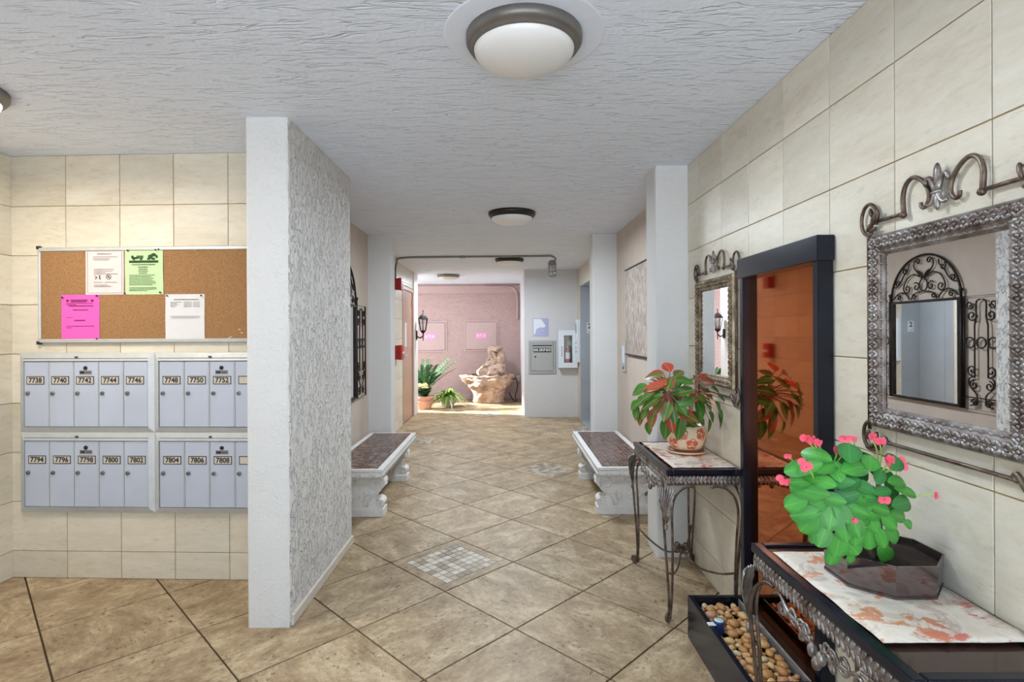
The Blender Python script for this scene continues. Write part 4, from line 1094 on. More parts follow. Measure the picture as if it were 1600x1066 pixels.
# ================================================================== PLANTS ON THE TABLES
def leaf_mesh(name, mat, kind='lance', fold=0.18, curl=0.25, n=9):
    """unit leaf: x 0..1, y across (half width up to 0.5), curling down along x."""
    m = MB(); vs_ = []; fs = []
    for i in range(n + 1):
        t = i / n if kind == 'lance' else 0.5 - 0.5 * math.cos(PI * i / n)
        if kind == 'lance': wd_ = 0.5 * max(math.sin(PI * max(t, 0.001) ** 0.8), 0) ** 0.85
        else: wd_ = 0.5 * max(1 - (2 * t ** 1.18 - 1) ** 2, 0) ** 0.55
        wd_ = max(wd_, 0.008)
        z = -curl * t * t
        for s in (-1, -0.5, 0, 0.5, 1): vs_.append((t, s * wd_, z + fold * abs(s) * wd_))
    for i in range(n):
        for k in range(4): fs.append((i*5+k, i*5+k+1, (i+1)*5+k+1, (i+1)*5+k))
    m.add(vs_, fs, True)
    return m.mesh(name, mat)
def place_leaf(me, parent, base, dirv, up, L, Wd, name='leaf'):
    d = Vector(dirv).normalized(); u = Vector(up); s = u.cross(d)
    if s.length < 1e-3: s = Vector((1, 0, 0)).cross(d)
    s.normalize(); n = d.cross(s)
    R = Matrix((d, s, n)).transposed().to_4x4()
    o = link(name, me, parent)
    o.matrix_basis = Matrix.Translation(base) @ R @ Matrix.Diagonal((L, Wd, L, 1))
    return o

# --- red-edged plant in a floral pot
PX, PY, PZ = 1.000, 3.03, 0.7525
pp = thing('potted_plant', 'red-edged leafy plant in a floral clay pot on the console table', 'plant', (PX, PY, PZ))
pot_prof = [(0.060, 0.012), (0.078, 0.018), (0.098, 0.050), (0.107, 0.085), (0.104, 0.120), (0.096, 0.145), (0.096, 0.152), (0.088, 0.152), (0.088, 0.135)]
pot = part('pot', MB().lathe(pot_prof, 36), M['pot_cream'], pp)
def pot_r(z):
    for (r0, z0), (r1, z1) in zip(pot_prof, pot_prof[1:6]):
        if z0 <= z <= z1: return r0 + (r1 - r0) * (z - z0) / (z1 - z0)
    return 0.09
fm = MB(); cm = MB()
def on_pot(a, z, lift): r_ = pot_r(z) + lift; return (r_ * math.cos(a), r_ * math.sin(a), z)
for k in range(12):
    a0 = 2 * PI * k / 12; z0 = 0.060 if k % 2 else 0.112
    for q in range(5):
        t = 2 * PI * q / 5 + k
        ca, cz = a0 + 0.018 * math.cos(t) / 0.1, z0 + 0.018 * math.sin(t)
        ring_ = [on_pot(ca + 0.0155 * math.cos(2*PI*j/9) / 0.1, min(0.145, max(0.02, cz + 0.0155 * math.sin(2*PI*j/9))), 0.0009) for j in range(9)]
        fm.add(ring_, [tuple(range(9))])
    for q in range(6):
        t = 2 * PI * q / 6; rr2 = 0.007 if q else 0
        ca, cz = a0 + rr2 * math.cos(t) / 0.1, z0 + rr2 * math.sin(t)
        cm.add([on_pot(ca + 0.0026 * math.cos(2*PI*j/6) / 0.1, cz + 0.0026 * math.sin(2*PI*j/6), 0.0016) for j in range(6)], [tuple(range(6))])
part('painted_flowers', fm, M['pot_coral'], pot)['kind'] = 'stuff'
part('flower_dots', cm, M['cream_leaf'], pot)['kind'] = 'stuff'
part('soil', MB().lathe([(0.086, 0.120), (0.086, 0.138), (0.02, 0.142)], 24), M['soil'], pp)
part('saucer', MB().lathe([(0.085, 0.0), (0.105, 0.004), (0.112, 0.014), (0.108, 0.015), (0.090, 0.008), (0.02, 0.008)], 32), M['pot_cream'], pp)
part('saucer_ring', MB().lathe([(0.072, 0.0085), (0.098, 0.0095), (0.096, 0.020), (0.076, 0.022)], 32), M['saucer_dark'], pp)
AG = [leaf_mesh('leaf', M[k], 'lance', 0.16, c_) for k, c_ in (('aglao', 0.16), ('aglao', 0.26), ('aglao_red', 0.12), ('aglao_green', 0.20))]
r3 = random.Random(12)
P0 = Vector((PX, PY, PZ))
zq = lambda x, y: (960 + x * 0.18755, 540 + y * 0.18755)
def clampY(u, Yk, m=1.115): return min(Yk, F_PX * m / max(u - VP[0], 1))
AC = at_y(*zq(510, 430), 2.98)
crowns = [at_y(*zq(437, 420), 2.93) - P0, at_y(*zq(675, 420), 2.92) - P0, at_y(*zq(560, 380), 3.06) - P0]
for c_ in crowns:
    part('stem', MB().tube(smooth_path([(c_.x * 0.4, c_.y * 0.4, 0.13), c_.lerp(Vector((0, 0, 0.14)), 0.4), c_ + Vector((0, 0, 0.03))]), 0.0075, 6), M['aglao_stem'], pp)
# leaves read from the plant: centre, length, width, direction of the tip, kind
ag = [(440,175,135,85,105,2),(325,245,175,85,155,0),(540,230,120,80,60,0),(590,295,150,85,-8,3),(460,310,165,92,85,0),(770,290,215,95,22,2),(320,350,210,80,172,2),(205,370,160,92,180,3),(565,385,185,88,188,0),
      (790,405,165,92,-8,0),(850,372,120,52,-10,3),(900,440,115,52,-8,3),(300,475,190,85,195,0),(215,465,125,82,190,3),(430,550,155,92,-105,0),(495,570,155,78,-82,3),(610,585,190,88,-28,0),(715,535,165,98,-82,3),
      (785,490,125,72,-60,3),(870,510,105,62,-40,3),(890,580,135,62,-55,3),(180,565,120,70,-110,3),(215,610,120,62,-110,0),(310,610,175,82,-112,0),(285,690,115,62,-98,3),(430,690,195,92,-100,3),(475,650,155,72,-80,2),
      (545,700,190,92,-95,3),(650,650,125,62,-20,3),(735,640,95,52,-30,3),(790,670,115,52,-82,0),(815,600,125,62,-42,3),(885,630,130,52,-72,3),(350,405,105,62,150,3),(600,470,125,78,200,3),(265,425,120,72,190,3),
      (165,500,110,70,200,3),(690,265,95,62,55,0),(400,300,95,52,125,2),(650,440,110,70,210,0),(360,520,130,80,-130,0),(560,520,130,80,-60,3),(680,600,120,70,-50,3),(250,560,120,72,-130,3),(740,450,120,75,-20,0)]
for k, (lx, lz, ll, lw, ang, kd) in enumerate(ag):
    r_ = math.hypot((lx - 520) / 420, (lz - 430) / 330)
    u_, v_ = zq(lx, lz)
    Yk = clampY(u_ + 8, 2.99 - 0.20 * math.sqrt(max(0.0, 1 - min(r_, 1) ** 2)) + r3.uniform(-0.015, 0.015))
    c = at_y(u_, v_, Yk); kk = 0.18755 * Yk / F_PX
    nrm = c - AC; nrm = Vector((nrm.x * 0.75, -0.14, nrm.z * 0.6 + 0.09)).normalized()
    a = math.radians(ang)
    d = Vector((math.cos(a), 0, math.sin(a))); d = (d - nrm * d.dot(nrm)).normalized()
    L = ll * kk * 1.12
    base = c - d * L * 0.5 - P0
    cr = min(crowns, key=lambda q: (q - base).length)
    part('leaf_stalk', MB().tube(smooth_path([cr - Vector((0, 0, 0.03)), cr.lerp(base, 0.5) + Vector((0, 0, 0.012)), base + d * L * 0.05], 3), 0.0028, 5), M['aglao_stem'], pp)
    place_leaf(AG[kd if kd != 0 else k % 2], pp, base, d, nrm, L, lw * kk * 1.12)
for k in range(40):       # the side turned to the wall and the inside of the crown
    a = k * 2.399; el = -0.45 + 1.5 * ((k * 7) % 40) / 40
    d = Vector((math.cos(a) * math.cos(el), abs(math.sin(a)) * math.cos(el) * 0.9 - 0.15, math.sin(el)))
    c = AC + Vector((d.x * 0.13, d.y * 0.16 + 0.03, d.z * 0.10))
    L = r3.uniform(0.11, 0.14)
    if c.x > 1.03 or c.y > 3.24: continue
    dd_ = (d + Vector((0, 0, -0.25))).normalized()
    if (c + dd_ * L * 0.6).x > 1.13: continue
    place_leaf(AG[3 if k % 3 else 1], pp, c - dd_ * L * 0.5 - P0, dd_, (0, 0, 1), L, 0.062)

# --- flowering plant in an octagonal planter
OX, OY, OZ = 1.018, 1.480, 0.7510
op = thing('flowering_planter', 'pink flowering succulent with round green leaves in an octagonal smoked planter', 'plant', (OX, OY, OZ))
RO = 0.128 / math.cos(PI / 8)
oc = lambda r_, z: [(r_ * math.cos(PI/8 + PI/4 * k), r_ * math.sin(PI/8 + PI/4 * k), z) for k in range(8)]
m = MB()
lay = [oc(RO * 0.97, 0.0), oc(RO, 0.082), oc(RO * 0.965, 0.082), oc(RO * 0.94, 0.055)]
for A, B in zip(lay, lay[1:]):
    for k in range(8):
        l = (k + 1) % 8; m.add([A[k], A[l], B[l], B[k]], [(0, 1, 2, 3)])
m.add(lay[0], [tuple(range(8))])
part('planter', m, M['planter'], op)
part('foot_tray', MB().add(oc(RO * 0.985, 0.0) + oc(RO * 0.99, 0.006), [(k, (k+1) % 8, 8 + (k+1) % 8, 8 + k) for k in range(8)] + [tuple(range(8, 16))]), M['planter'], op)
part('soil', MB().add(oc(RO * 0.955, 0.060), [tuple(range(8))]), M['soil'], op)
EU = [leaf_mesh('leaf', M[k], 'oval', 0.08, c_) for k, c_ in (('euph', 0.10), ('euph', 0.22), ('euph_dark', 0.16), ('euph_dark', 0.05))]
zp = lambda x, y: (1180 + x * 0.2815, 660 + y * 0.2815)
CT = at_y(*zp(530, 420), 1.47)          # middle of the foliage
leaves = [(265,250,190,100,180),(340,180,150,95,140),(525,165,140,120,80),(555,250,150,110,20),(640,225,110,95,70),(770,225,125,105,50),(470,335,150,70,175),(795,328,145,75,8),(840,385,165,60,-10),
          (705,385,110,58,10),(510,410,125,85,190),(600,465,118,74,200),(300,380,190,110,160),(425,520,150,135,260),(280,510,155,100,185),(300,560,135,110,220),(225,450,120,105,190),(590,545,118,72,10),
          (820,450,165,90,10),(800,520,155,74,-5),(745,555,110,90,-40),(500,600,125,100,-80),(375,630,135,95,-110),(465,680,160,110,-100),(530,685,130,110,-50),(640,650,125,95,-80),(700,640,125,80,-65),
          (770,630,140,80,-30),(430,745,110,80,-100),(530,760,60,52,-80),(725,735,165,95,-40),(320,640,75,42,-95),(850,565,85,50,-20),(600,360,105,80,150),(640,410,95,72,30),(400,250,125,75,30),
          (250,330,120,80,170),(350,450,120,90,200),(650,560,110,80,-60),(560,640,100,80,-90),(440,430,110,80,160),(690,300,110,70,60),(560,480,130,95,-30),(480,500,120,90,-60),(600,420,130,90,-10),(520,340,130,85,20),(450,270,130,90,100),(380,330,120,85,150),(640,500,120,85,-20),(560,580,120,90,-70),(330,300,130,85,150),(700,480,120,80,-15)]
pxm = 0.2815 * 1.47 / F_PX
for k, (lx, lz, ll, lw, ang) in enumerate(leaves):
    r_ = math.hypot((lx - 530) / 400, (lz - 420) / 390)
    depth = 0.15 * math.sqrt(max(0.0, 1 - min(r_, 1) ** 2)) + rnd.uniform(-0.01, 0.01)
    Yk = 1.47 - depth * 0.8
    u_, v_ = zp(lx, lz)
    c = at_y(u_, v_, Yk)
    a = math.radians(ang); kk = 0.2815 * Yk / F_PX
    nrm = (c - CT); nrm = Vector((nrm.x * 0.45, -0.12, nrm.z * 0.5 + 0.05)).normalized()
    d = Vector((math.cos(a), 0, math.sin(a))); d = (d - nrm * d.dot(nrm)).normalized()
    L = ll * kk * 1.06
    base = c - d * L * 0.5 - Vector((OX, OY, OZ))
    place_leaf(EU[(k * 7) % 4 if lz < 480 and lx > 450 else k % 2], op, base, d, nrm, L, lw * kk * 1.04)
# leaves on the far side of the crown, which other views show
for k in range(46):
    a = k * 2.399; el = rnd.uniform(-0.6, 1.0)
    d = Vector((math.cos(a) * math.cos(el), abs(math.sin(a)) * 0.8 * math.cos(el) + 0.1, math.sin(el)))
    c = CT + Vector((d.x * 0.125, d.y * 0.10, d.z * 0.125))
    if c.x > 1.09: continue
    L = rnd.uniform(0.06, 0.085)
    tn = Vector((-d.z, 0.2, d.x)).normalized() * (1 if k % 2 else -1)
    place_leaf(EU[2 + k % 2], op, c - tn * L * .5 - Vector((OX, OY, OZ)), tn, d, L, L * 0.62)
stems = []
for k, (tx, tz) in enumerate(((400, 260), (690, 290), (360, 450), (660, 490), (520, 380), (620, 600))):
    e = at_y(*zp(tx, tz), 1.44 - 0.01 * k) - Vector((OX, OY, OZ))
    s0 = Vector((-0.035 + 0.012 * k, -0.02 + 0.012 * (k % 3), 0.058))
    part('stem', MB().tube(smooth_path([s0, s0.lerp(e, 0.4) + Vector((0.01, 0.02, 0.02)), e]), lambda t: 0.0085 - 0.003 * t, 7), M['euph_stem'], op)
    stems.append(e)
fl_me = MB()
for k in range(2):
    fl_me.ball((0, 0, 0), 0.001, 4, 3)
def bract():
    m = MB()
    for sg in (-1, 1):
        n = 10
        m.add([(sg * 0.006 + 0.0085 * math.cos(2*PI*j/n), -0.002 + 0.0015 * math.cos(4*PI*j/n), 0.0095 * math.sin(2*PI*j/n)) for j in range(n)] + [(sg * 0.006, 0.001, 0)], [(j, (j+1) % n, n) for j in range(n)], True)
    m.ball((0, -0.003, 0), (0.0022, 0.003, 0.0022), 6, 4)
    return m.mesh('flower', M['flower'])
BR = bract()
FL = [((275,88),(395,250),0.2),((310,97),(395,250),-0.3),((345,112),(400,255),0.4),((452,158),(430,240),0.5),((497,158),(440,240),0.1),((497,90),(540,170),0.0),((545,92),(540,170),0.3),((180,187),(215,240),0.1),
      ((268,228),(330,330),0.8),((285,248),(330,330),-0.6),((145,318),(360,440),0.9),((185,332),(360,440),0.2),((415,425),(370,450),0.5),((440,440),(370,450),-0.2),((650,80),(690,280),0.2),((693,106),(690,280),0.0),
      ((732,222),(690,285),0.9),((750,205),(690,285),0.3),((812,222),(700,290),1.2),((812,250),(700,290),-0.3),((716,430),(690,470),0.1),((545,543),(560,560),0.3),((1002,407),(880,412),1.3),((362,182),(400,255),0.5)]
for (px_, py_), (sx_, sy_), rt in FL:
    Yf = 1.36 if 0.2 < px_ / 1000 < 0.8 and py_ > 200 else 1.41
    f = at_y(*zp(px_, py_), Yf) - Vector((OX, OY, OZ)); s0 = at_y(*zp(sx_, sy_), Yf + 0.03) - Vector((OX, OY, OZ))
    o = link('flower', BR, op, f); o.rotation_euler = (rnd.uniform(-.3, .3), rt, rnd.uniform(-.4, .4))
    sc_ = 1.08 if px_ not in (180, 545, 362, 1002) else 0.75
    o.scale = (sc_,) * 3
    part('flower_stalk', MB().tube(smooth_path([s0, s0.lerp(f, 0.55) + Vector((0, -0.006, 0.004)), f + Vector((0, 0.002, -0.002))], 4), 0.0017, 5), M['flower_stalk'], op)

# ================================================================== ELEVATOR
el = thing('elevator_door', 'brushed steel elevator doors in a deep steel jamb', 'elevator', (0, 0, 0))
part('jamb', MB().cbox(1.196, 8.742, 0.0, 1.50, 8.752, 2.16, 0.002), M['steel'], el)
part('jamb', MB().cbox(1.196, 7.718, 0.0, 1.50, 7.728, 2.16, 0.002), M['steel'], el)
part('jamb_head', MB().cbox(1.196, 7.728, 2.150, 1.50, 8.742, 2.16, 0.002), M['steel'], el)
part('door_leaf', MB().cbox(1.480, 8.237, 0.005, 1.50, 8.740, 2.15, 0.002), M['steel'], el)
part('door_leaf', MB().cbox(1.480, 7.730, 0.005, 1.50, 8.232, 2.15, 0.002), M['steel'], el)
part('sill', MB().cbox(1.20, 7.728, 0.0, 1.48, 8.742, 0.006, 0.001), M['steel'], el)
sg_ = part('floor_sign', MB().cbox(1.300, 8.738, 1.40, 1.395, 8.742, 1.57, 0.001), M['cabinet_white'], el)
part('numeral', text_mb('2', 0.11), M['black'], sg_, (1.345, 8.7365, 1.51))
part('braille_dots', MB().ball((1.33, 8.738, 1.425), 0.006).ball((1.35, 8.738, 1.425), 0.006).ball((1.37, 8.738, 1.44), 0.006), M['black'], sg_)['kind'] = 'stuff'
st = thing('intercom_panel', 'tall narrow white intercom panel beside the elevator', 'intercom', (1.20, 8.855, 0), -PI / 2)
part('body', MB().cbox(-0.09, -0.055, 0.93, 0.09, 0.0, 1.62, 0.006), M['cabinet_white'], st)
part('speaker_grille', MB().box(-0.06, -0.0585, 1.40, 0.06, -0.054, 1.56), M['box_grey'], st)
for k in range(3): part('button', MB().ball((0, -0.056, 1.10 + 0.07 * k), (0.018, 0.008, 0.018)), M['lock'], st)

# ================================================================== MAIL WALL FITTINGS
mwY = 9.10
md = thing('mail_drop_box', 'grey steel mail drop box set in the stucco wall', 'mail box', (0.607, mwY, 0))
part('frame', MB().box(-0.225, -0.022, 0.735, -0.190, -0.001, 1.280).box(0.190, -0.022, 0.735, 0.225, -0.001, 1.280).box(-0.190, -0.022, 0.735, 0.190, -0.001, 0.770).box(-0.190, -0.022, 1.240, 0.190, -0.001, 1.280), M['box_grey'], md)
dr = part('door', MB().cbox(-0.186, -0.030, 0.774, 0.186, -0.004, 1.236, 0.004), M['box_grey'], md)
part('slot', MB().box(-0.165, -0.034, 1.188, 0.165, -0.026, 1.206), M['black'], dr)
part('label_plate', MB().cbox(-0.150, -0.0335, 1.085, 0.150, -0.029, 1.160, 0.002), M['black'], dr)
part('lettering', text_mb('MAIL DROP BOX', 0.064, 0.60), M['white_ink'], dr, (0, -0.0342, 1.123))
lk = MB().lathe([(0.014, 0), (0.014, 0.006), (0.010, 0.008)], 14); lk.v = [(p[0] - 0.115, -0.030 - p[2], p[1] + 1.010) for p in lk.v]
part('lock', lk, M['black'], dr)
nt = thing('laminated_notice', 'lavender laminated notice above the mail drop box', 'notice', (0.588, mwY, 0))
part('sheet', MB().cbox(-0.128, -0.006, 1.350, 0.128, -0.001, 1.650, 0.002), M['glossy_print'], nt)
part('painted_glare', MB().prism([(-0.120, 1.64), (0.00, 1.64), (0.045, 1.58), (0.08, 1.53), (0.06, 1.50), (-0.02, 1.50), (-0.075, 1.47), (-0.09, 1.40), (-0.120, 1.38)], -0.0066, -0.0060), M['cabinet_white'], nt)  # white glare on the laminate, painted as a flat shape
fc = thing('extinguisher_cabinet', 'white fire extinguisher cabinet with a narrow window', 'cabinet', (1.025, mwY, 0))
part('box', MB().box(-0.155, -0.10, 0.835, -0.145, -0.001, 1.445).box(0.145, -0.10, 0.835, 0.155, -0.001, 1.445).box(-0.145, -0.10, 0.835, 0.145, -0.001, 0.845).box(-0.145, -0.10, 1.435, 0.145, -0.001, 1.445).box(-0.145, -0.006, 0.845, 0.145, -0.001, 1.435), M['box_grey'], fc)
dd = part('door', MB().box(-0.160, -0.112, 0.830, -0.065, -0.100, 1.450).box(0.075, -0.112, 0.830, 0.160, -0.100, 1.450).box(-0.065, -0.112, 0.830, 0.075, -0.100, 0.915).box(-0.065, -0.112, 1.365, 0.075, -0.100, 1.450), M['cabinet_white'], fc)
part('pane', MB().box(-0.066, -0.108, 0.914, 0.076, -0.104, 1.366), M['glass'], dd)
part('lettering', MB().box(-0.103, -0.1135, 1.02, -0.094, -0.1115, 1.19), M['red'], dd)
ex = thing('fire_extinguisher', 'red fire extinguisher inside the white wall cabinet', 'extinguisher', (1.030, mwY - 0.055, 0.846))
part('cylinder', MB().lathe([(0.040, 0), (0.044, 0.01), (0.044, 0.22), (0.036, 0.26), (0.016, 0.285), (0.014, 0.30)], 20), M['red'], ex)
part('label_band', MB().lathe([(0.0446, 0.13), (0.0446, 0.235)], 20, cap=False), M['cabinet_white'], ex)
part('valve', MB().lathe([(0.014, 0.298), (0.018, 0.31), (0.012, 0.34)], 12).cbox(-0.008, -0.030, 0.338, 0.008, 0.028, 0.350, 0.002).cbox(-0.008, -0.030, 0.362, 0.008, 0.030, 0.372, 0.002), M['steel'], ex)
part('hose', MB().tube(smooth_path([(0.010, -0.012, 0.325), (0.040, -0.022, 0.34), (0.053, -0.010, 0.26), (0.051, 0, 0.12), (0.047, 0, 0.06)]), 0.006, 6), M['black'], ex)

# ================================================================== ALARMS, CONDUIT, CAGED LAMP
for nm, lb, z0, z1 in (('fire_alarm_horn', 'red fire alarm horn on the tiled wall at the end of the conduit', 2.04, 2.20), ('fire_alarm_pull', 'red fire alarm pull station on the tiled wall at hand height', 1.04, 1.24)):
    r_ = thing(nm, lb, 'fire alarm', (DX, 7.84, 0), PI / 2)
    part('back_box', MB().cbox(-0.075, -0.055, z0, 0.075, 0.0, z1, 0.004), M['red'], r_)
    part('cover', MB().cbox(-0.082, -0.105, z0 - 0.006, 0.082, -0.055, z1 + 0.006, 0.010, 2), M['red'], r_)
    if 'pull' in nm: part('pull_bar', MB().cbox(-0.050, -0.118, z0 + 0.08, 0.050, -0.104, z0 + 0.11, 0.003), M['cabinet_white'], r_)
    else:
        g = MB()
        for k in range(5): g.box(-0.05, -0.108, z0 + 0.03 + 0.02 * k, 0.05, -0.104, z0 + 0.037 + 0.02 * k)
        part('grille', g, M['black'], r_)['kind'] = 'stuff'
cz = CEIL - 0.016
cd = thing('conduit', 'thin grey conduit across the ceiling down to the red alarm horn', 'conduit', (0, 0, 0))
part('pipe', MB().tube(smooth_path([(DX + 0.016, 7.80, 2.207), (DX + 0.016, 7.80, cz - 0.12), (DX + 0.05, 7.72, cz - 0.03), (DX + 0.16, 7.50, cz), (-0.9, 7.42, cz), (-0.2, 7.40, cz), (0.45, 7.38, cz), (0.62, 7.38, cz), (0.68, 7.38, cz - 0.035), (0.66, 7.38, cz - 0.075)], 5), 0.013, 8), M['conduit'], cd)
part('coupling', MB().tube([(-0.62, 7.413, cz), (-0.54, 7.411, cz)], 0.018, 8), M['conduit'], cd)
cl = thing('caged_lamp', 'small wire caged jar lamp hanging at the end of the conduit', 'lamp', (0.635, 7.38, 0))
part('cap', MB().lathe([(0.050, 2.325), (0.056, 2.345), (0.052, 2.372), (0.030, 2.392)], 16), M['conduit'], cl)
part('jar', MB().lathe([(0.010, 2.180), (0.032, 2.188), (0.038, 2.22), (0.038, 2.326)], 14), M['glass'], cl)
g = MB()
for k in range(8):
    a = 2 * PI * k / 8
    g.tube([(0.052 * math.cos(a), 0.052 * math.sin(a), 2.345), (0.054 * math.cos(a), 0.054 * math.sin(a), 2.185), (0.02 * math.cos(a), 0.02 * math.sin(a), 2.165)], 0.0035, 5)
for z in (2.30, 2.24, 2.185): g.tube([(0.055 * math.cos(2*PI*k/16), 0.055 * math.sin(2*PI*k/16), z) for k in range(16)], 0.0035, 5, True)
part('wire_cage', g, M['conduit'], cl)

# ================================================================== LANTERN
ln = thing('wall_lantern', 'black coach lantern on a bracket at the end of the white pier', 'lantern', (-1.565, 9.55, 0))
part('bracket', MB().cbox(-0.0, -0.045, 1.30, 0.018, 0.045, 1.46, 0.004).tube(smooth_path([(0.01, 0, 1.36), (0.07, 0, 1.33), (0.12, 0, 1.37), (0.12, 0, 1.42)]), 0.011, 8).tube([(0.12, 0, 1.36), (0.12, 0, 1.28)], 0.008, 8), M['iron'], ln)
hexp = lambda r_, z: [(0.12 + r_ * math.cos(PI/6 + PI/3*k), r_ * math.sin(PI/6 + PI/3*k), z) for k in range(6)]
def frust(*lv):
    m = MB()
    for A, B in zip(lv, lv[1:]):
        for k in range(6): m.add([A[k], A[(k+1) % 6], B[(k+1) % 6], B[k]], [(0, 1, 2, 3)])
    m.add(lv[0], [tuple(range(6))]); m.add(lv[-1], [tuple(range(6))]); return m
part('base_cup', frust(hexp(0.018, 1.41), hexp(0.052, 1.45), hexp(0.056, 1.462)), M['iron'], ln)
part('roof', frust(hexp(0.094, 1.655), hexp(0.094, 1.665), hexp(0.060, 1.715), hexp(0.020, 1.745)).tube([(0.12, 0, 1.74), (0.12, 0, 1.79)], 0.007, 6).ball((0.12, 0, 1.80), 0.012), M['iron'], ln)
A_, B_ = hexp(0.052, 1.462), hexp(0.082, 1.655)
cg = MB()
for k in range(6): cg.tube([A_[k], B_[k]], 0.006, 6)
part('cage', cg, M['iron'], ln)
for k in range(6):
    s = lambda p: (0.12 + (p[0] - 0.12) * 0.96, p[1] * 0.96, p[2])
    part('pane', MB().quad(s(A_[k]), s(A_[(k+1) % 6]), s(B_[(k+1) % 6]), s(B_[k])), M['glass'], ln)
part('candle_tube', MB().lathe([(0.012, 1.46), (0.012, 1.56), (0.016, 1.575), (0.010, 1.61)], 10, (0.12, 0, 0)), M['cabinet_white'], ln)

# ================================================================== FAR WALL
def access_panel(x0, x1, z0, z1, label, seed):
    r_ = thing('access_panel', label, 'panel', ((x0 + x1) / 2, 11.70, 0), 0, 'pink access panels')
    hw_ = (x1 - x0) / 2
    part('panel_frame', MB().box(-hw_ - .03, -0.018, z0 - .03, -hw_, 0, z1 + .03).box(hw_, -0.018, z0 - .03, hw_ + .03, 0, z1 + .03).box(-hw_, -0.018, z0 - .03, hw_, 0, z0).box(-hw_, -0.018, z1, hw_, 0, z1 + .03), M['pink_flat'], r_)
    part('panel_door', MB().cbox(-hw_ + .008, -0.030, z0 + .008, hw_ - .008, -0.004, z1 - .008, 0.004), M['pink_flat'], r_)
    zc = (z0 + z1) / 2
    s_ = part('sign', MB().box(-0.115, -0.034, zc - 0.055, 0.125, -0.030, zc + 0.055), M['sign_pink'], r_)
    k = MB()
    for q in range(3):
        cx = -0.07 + 0.072 * q
        k.tube([(cx - .02, -0.0355, zc + .025), (cx + .025, -0.0355, zc - .025)], 0.006, 5)
        if q != 1: k.tube([(cx + .025, -0.0355, zc + .025), (cx - .02, -0.0355, zc - .025)], 0.006, 5)
        else: k.tube([(cx - .02, -0.0355, zc + .03), (cx + .03, -0.0355, zc + .03)], 0.005, 5)
    part('sign_lettering', k, M['white_ink'], s_)
def FX(u): return (u - VP[0]) / F_PX * 11.7
def FZ(v): return EYE - (v - VP[1] - 0.5) / F_PX * 11.7
access_panel(FX(727.5), FX(776.5), FZ(547), FZ(503), 'pink access panel with a small pink sign above the stone fountain', 1)
access_panel(FX(648), FX(696), FZ(548), FZ(504), 'pink access panel with a small pink sign behind the lantern', 2)
pc = thing('corner_pipe', 'pink painted pipe turning down the corner of the end wall', 'pipe', (0, 0, 0))
part('pipe', MB().tube(smooth_path([(-0.45, 11.66, FZ(449)), (0.05, 11.66, FZ(449)), (0.20, 11.66, FZ(453)), (0.255, 11.66, FZ(470)), (0.255, 11.66, FZ(500))]), 0.022, 8), M['pink_flat'], pc)
part('outlet_box', MB().cbox(0.225, 11.60, FZ(597), 0.305, 11.69, FZ(587), 0.004), M['box_grey'], pc)

# stone fountain
fo = thing('stone_fountain', 'rough coral stone fountain with a rock cascade standing before the pink wall', 'fountain', (-0.36, 11.12, 0))
def rough(m, amp, freq, seed):
    out = []
    for p in m.v:
        v = Vector(p); k = noise.fractal(v * freq + Vector((seed, seed * 2, 0)), 0.8, 2.0, 4)
        c = Vector((v.x, v.y, 0)); d = c.normalized() if c.length > 1e-4 else Vector((0, 0, 1))
        out.append(tuple(v + d * amp * k + Vector((0, 0, amp * 0.5 * noise.noise(v * freq * 1.3 + Vector((seed, 0, 9)))))) if v.z > 0.005 else p)
    m.v = out; return m
def dense(prof, k=4):
    o = []
    for (a, b_), (c, d) in zip(prof, prof[1:]):
        for q in range(k): o.append((a + (c - a) * q / k, b_ + (d - b_) * q / k))
    return o + [prof[-1]]
part('base', rough(MB().lathe(dense([(0.29, 0.0), (0.30, 0.04), (0.33, 0.20), (0.36, 0.33)]), 40, (0, 0, 0), 1, 0.85), 0.05, 9, 3), M['rock'], fo)
part('basin', rough(MB().lathe(dense([(0.36, 0.29), (0.43, 0.33), (0.49, 0.42), (0.51, 0.52), (0.525, 0.545), (0.49, 0.56), (0.44, 0.53), (0.40, 0.44), (0.02, 0.42)]), 48, (0, 0, 0), 1, 0.85), 0.10, 7, 8), M['rock'], fo)
part('water', MB().lathe([(0.39, 0.47), (0.02, 0.471)], 24, (0, 0, 0), 1, 0.82), M['water'], fo)
rk = MB()
for (x, y, z, a, b_, c) in ((0.14, 0.10, 0.60, 0.26, 0.20, 0.20), (0.26, 0.02, 0.66, 0.13, 0.13, 0.11), (0.02, 0.08, 0.68, 0.16, 0.14, 0.13), (0.13, 0.14, 0.82, 0.13, 0.12, 0.15), (0.24, 0.10, 0.90, 0.09, 0.10, 0.14), (0.06, 0.12, 0.94, 0.08, 0.09, 0.14), (0.15, 0.14, 1.07, 0.13, 0.10, 0.07), (-0.10, 0.02, 0.60, 0.12, 0.10, 0.10), (-0.02, -0.02, 0.76, 0.06, 0.06, 0.05)):
    rk.ball((x, y, z), (a, b_, c), 26, 18)
rk.v = [tuple(Vector(p) + Vector([noise.fractal(Vector(p) * 9 + Vector(o_), 0.7, 2.1, 4) for o_ in ((0, 0, 0), (5, 0, 0), (0, 7, 0))]) * 0.055) for p in rk.v]
part('rock_cascade', rk, M['rock'], fo)
part('power_cord', MB().tube(smooth_path([(0.50, 0.1, 0.45), (0.57, 0.2, 0.46), (0.60, 0.15, 0.30), (0.55, 0.05, 0.10), (0.58, 0.0, 0.012), (0.52, 0.05, 0.02), (0.42, 0.1, 0.18)]), 0.010, 6), M['black'], fo)

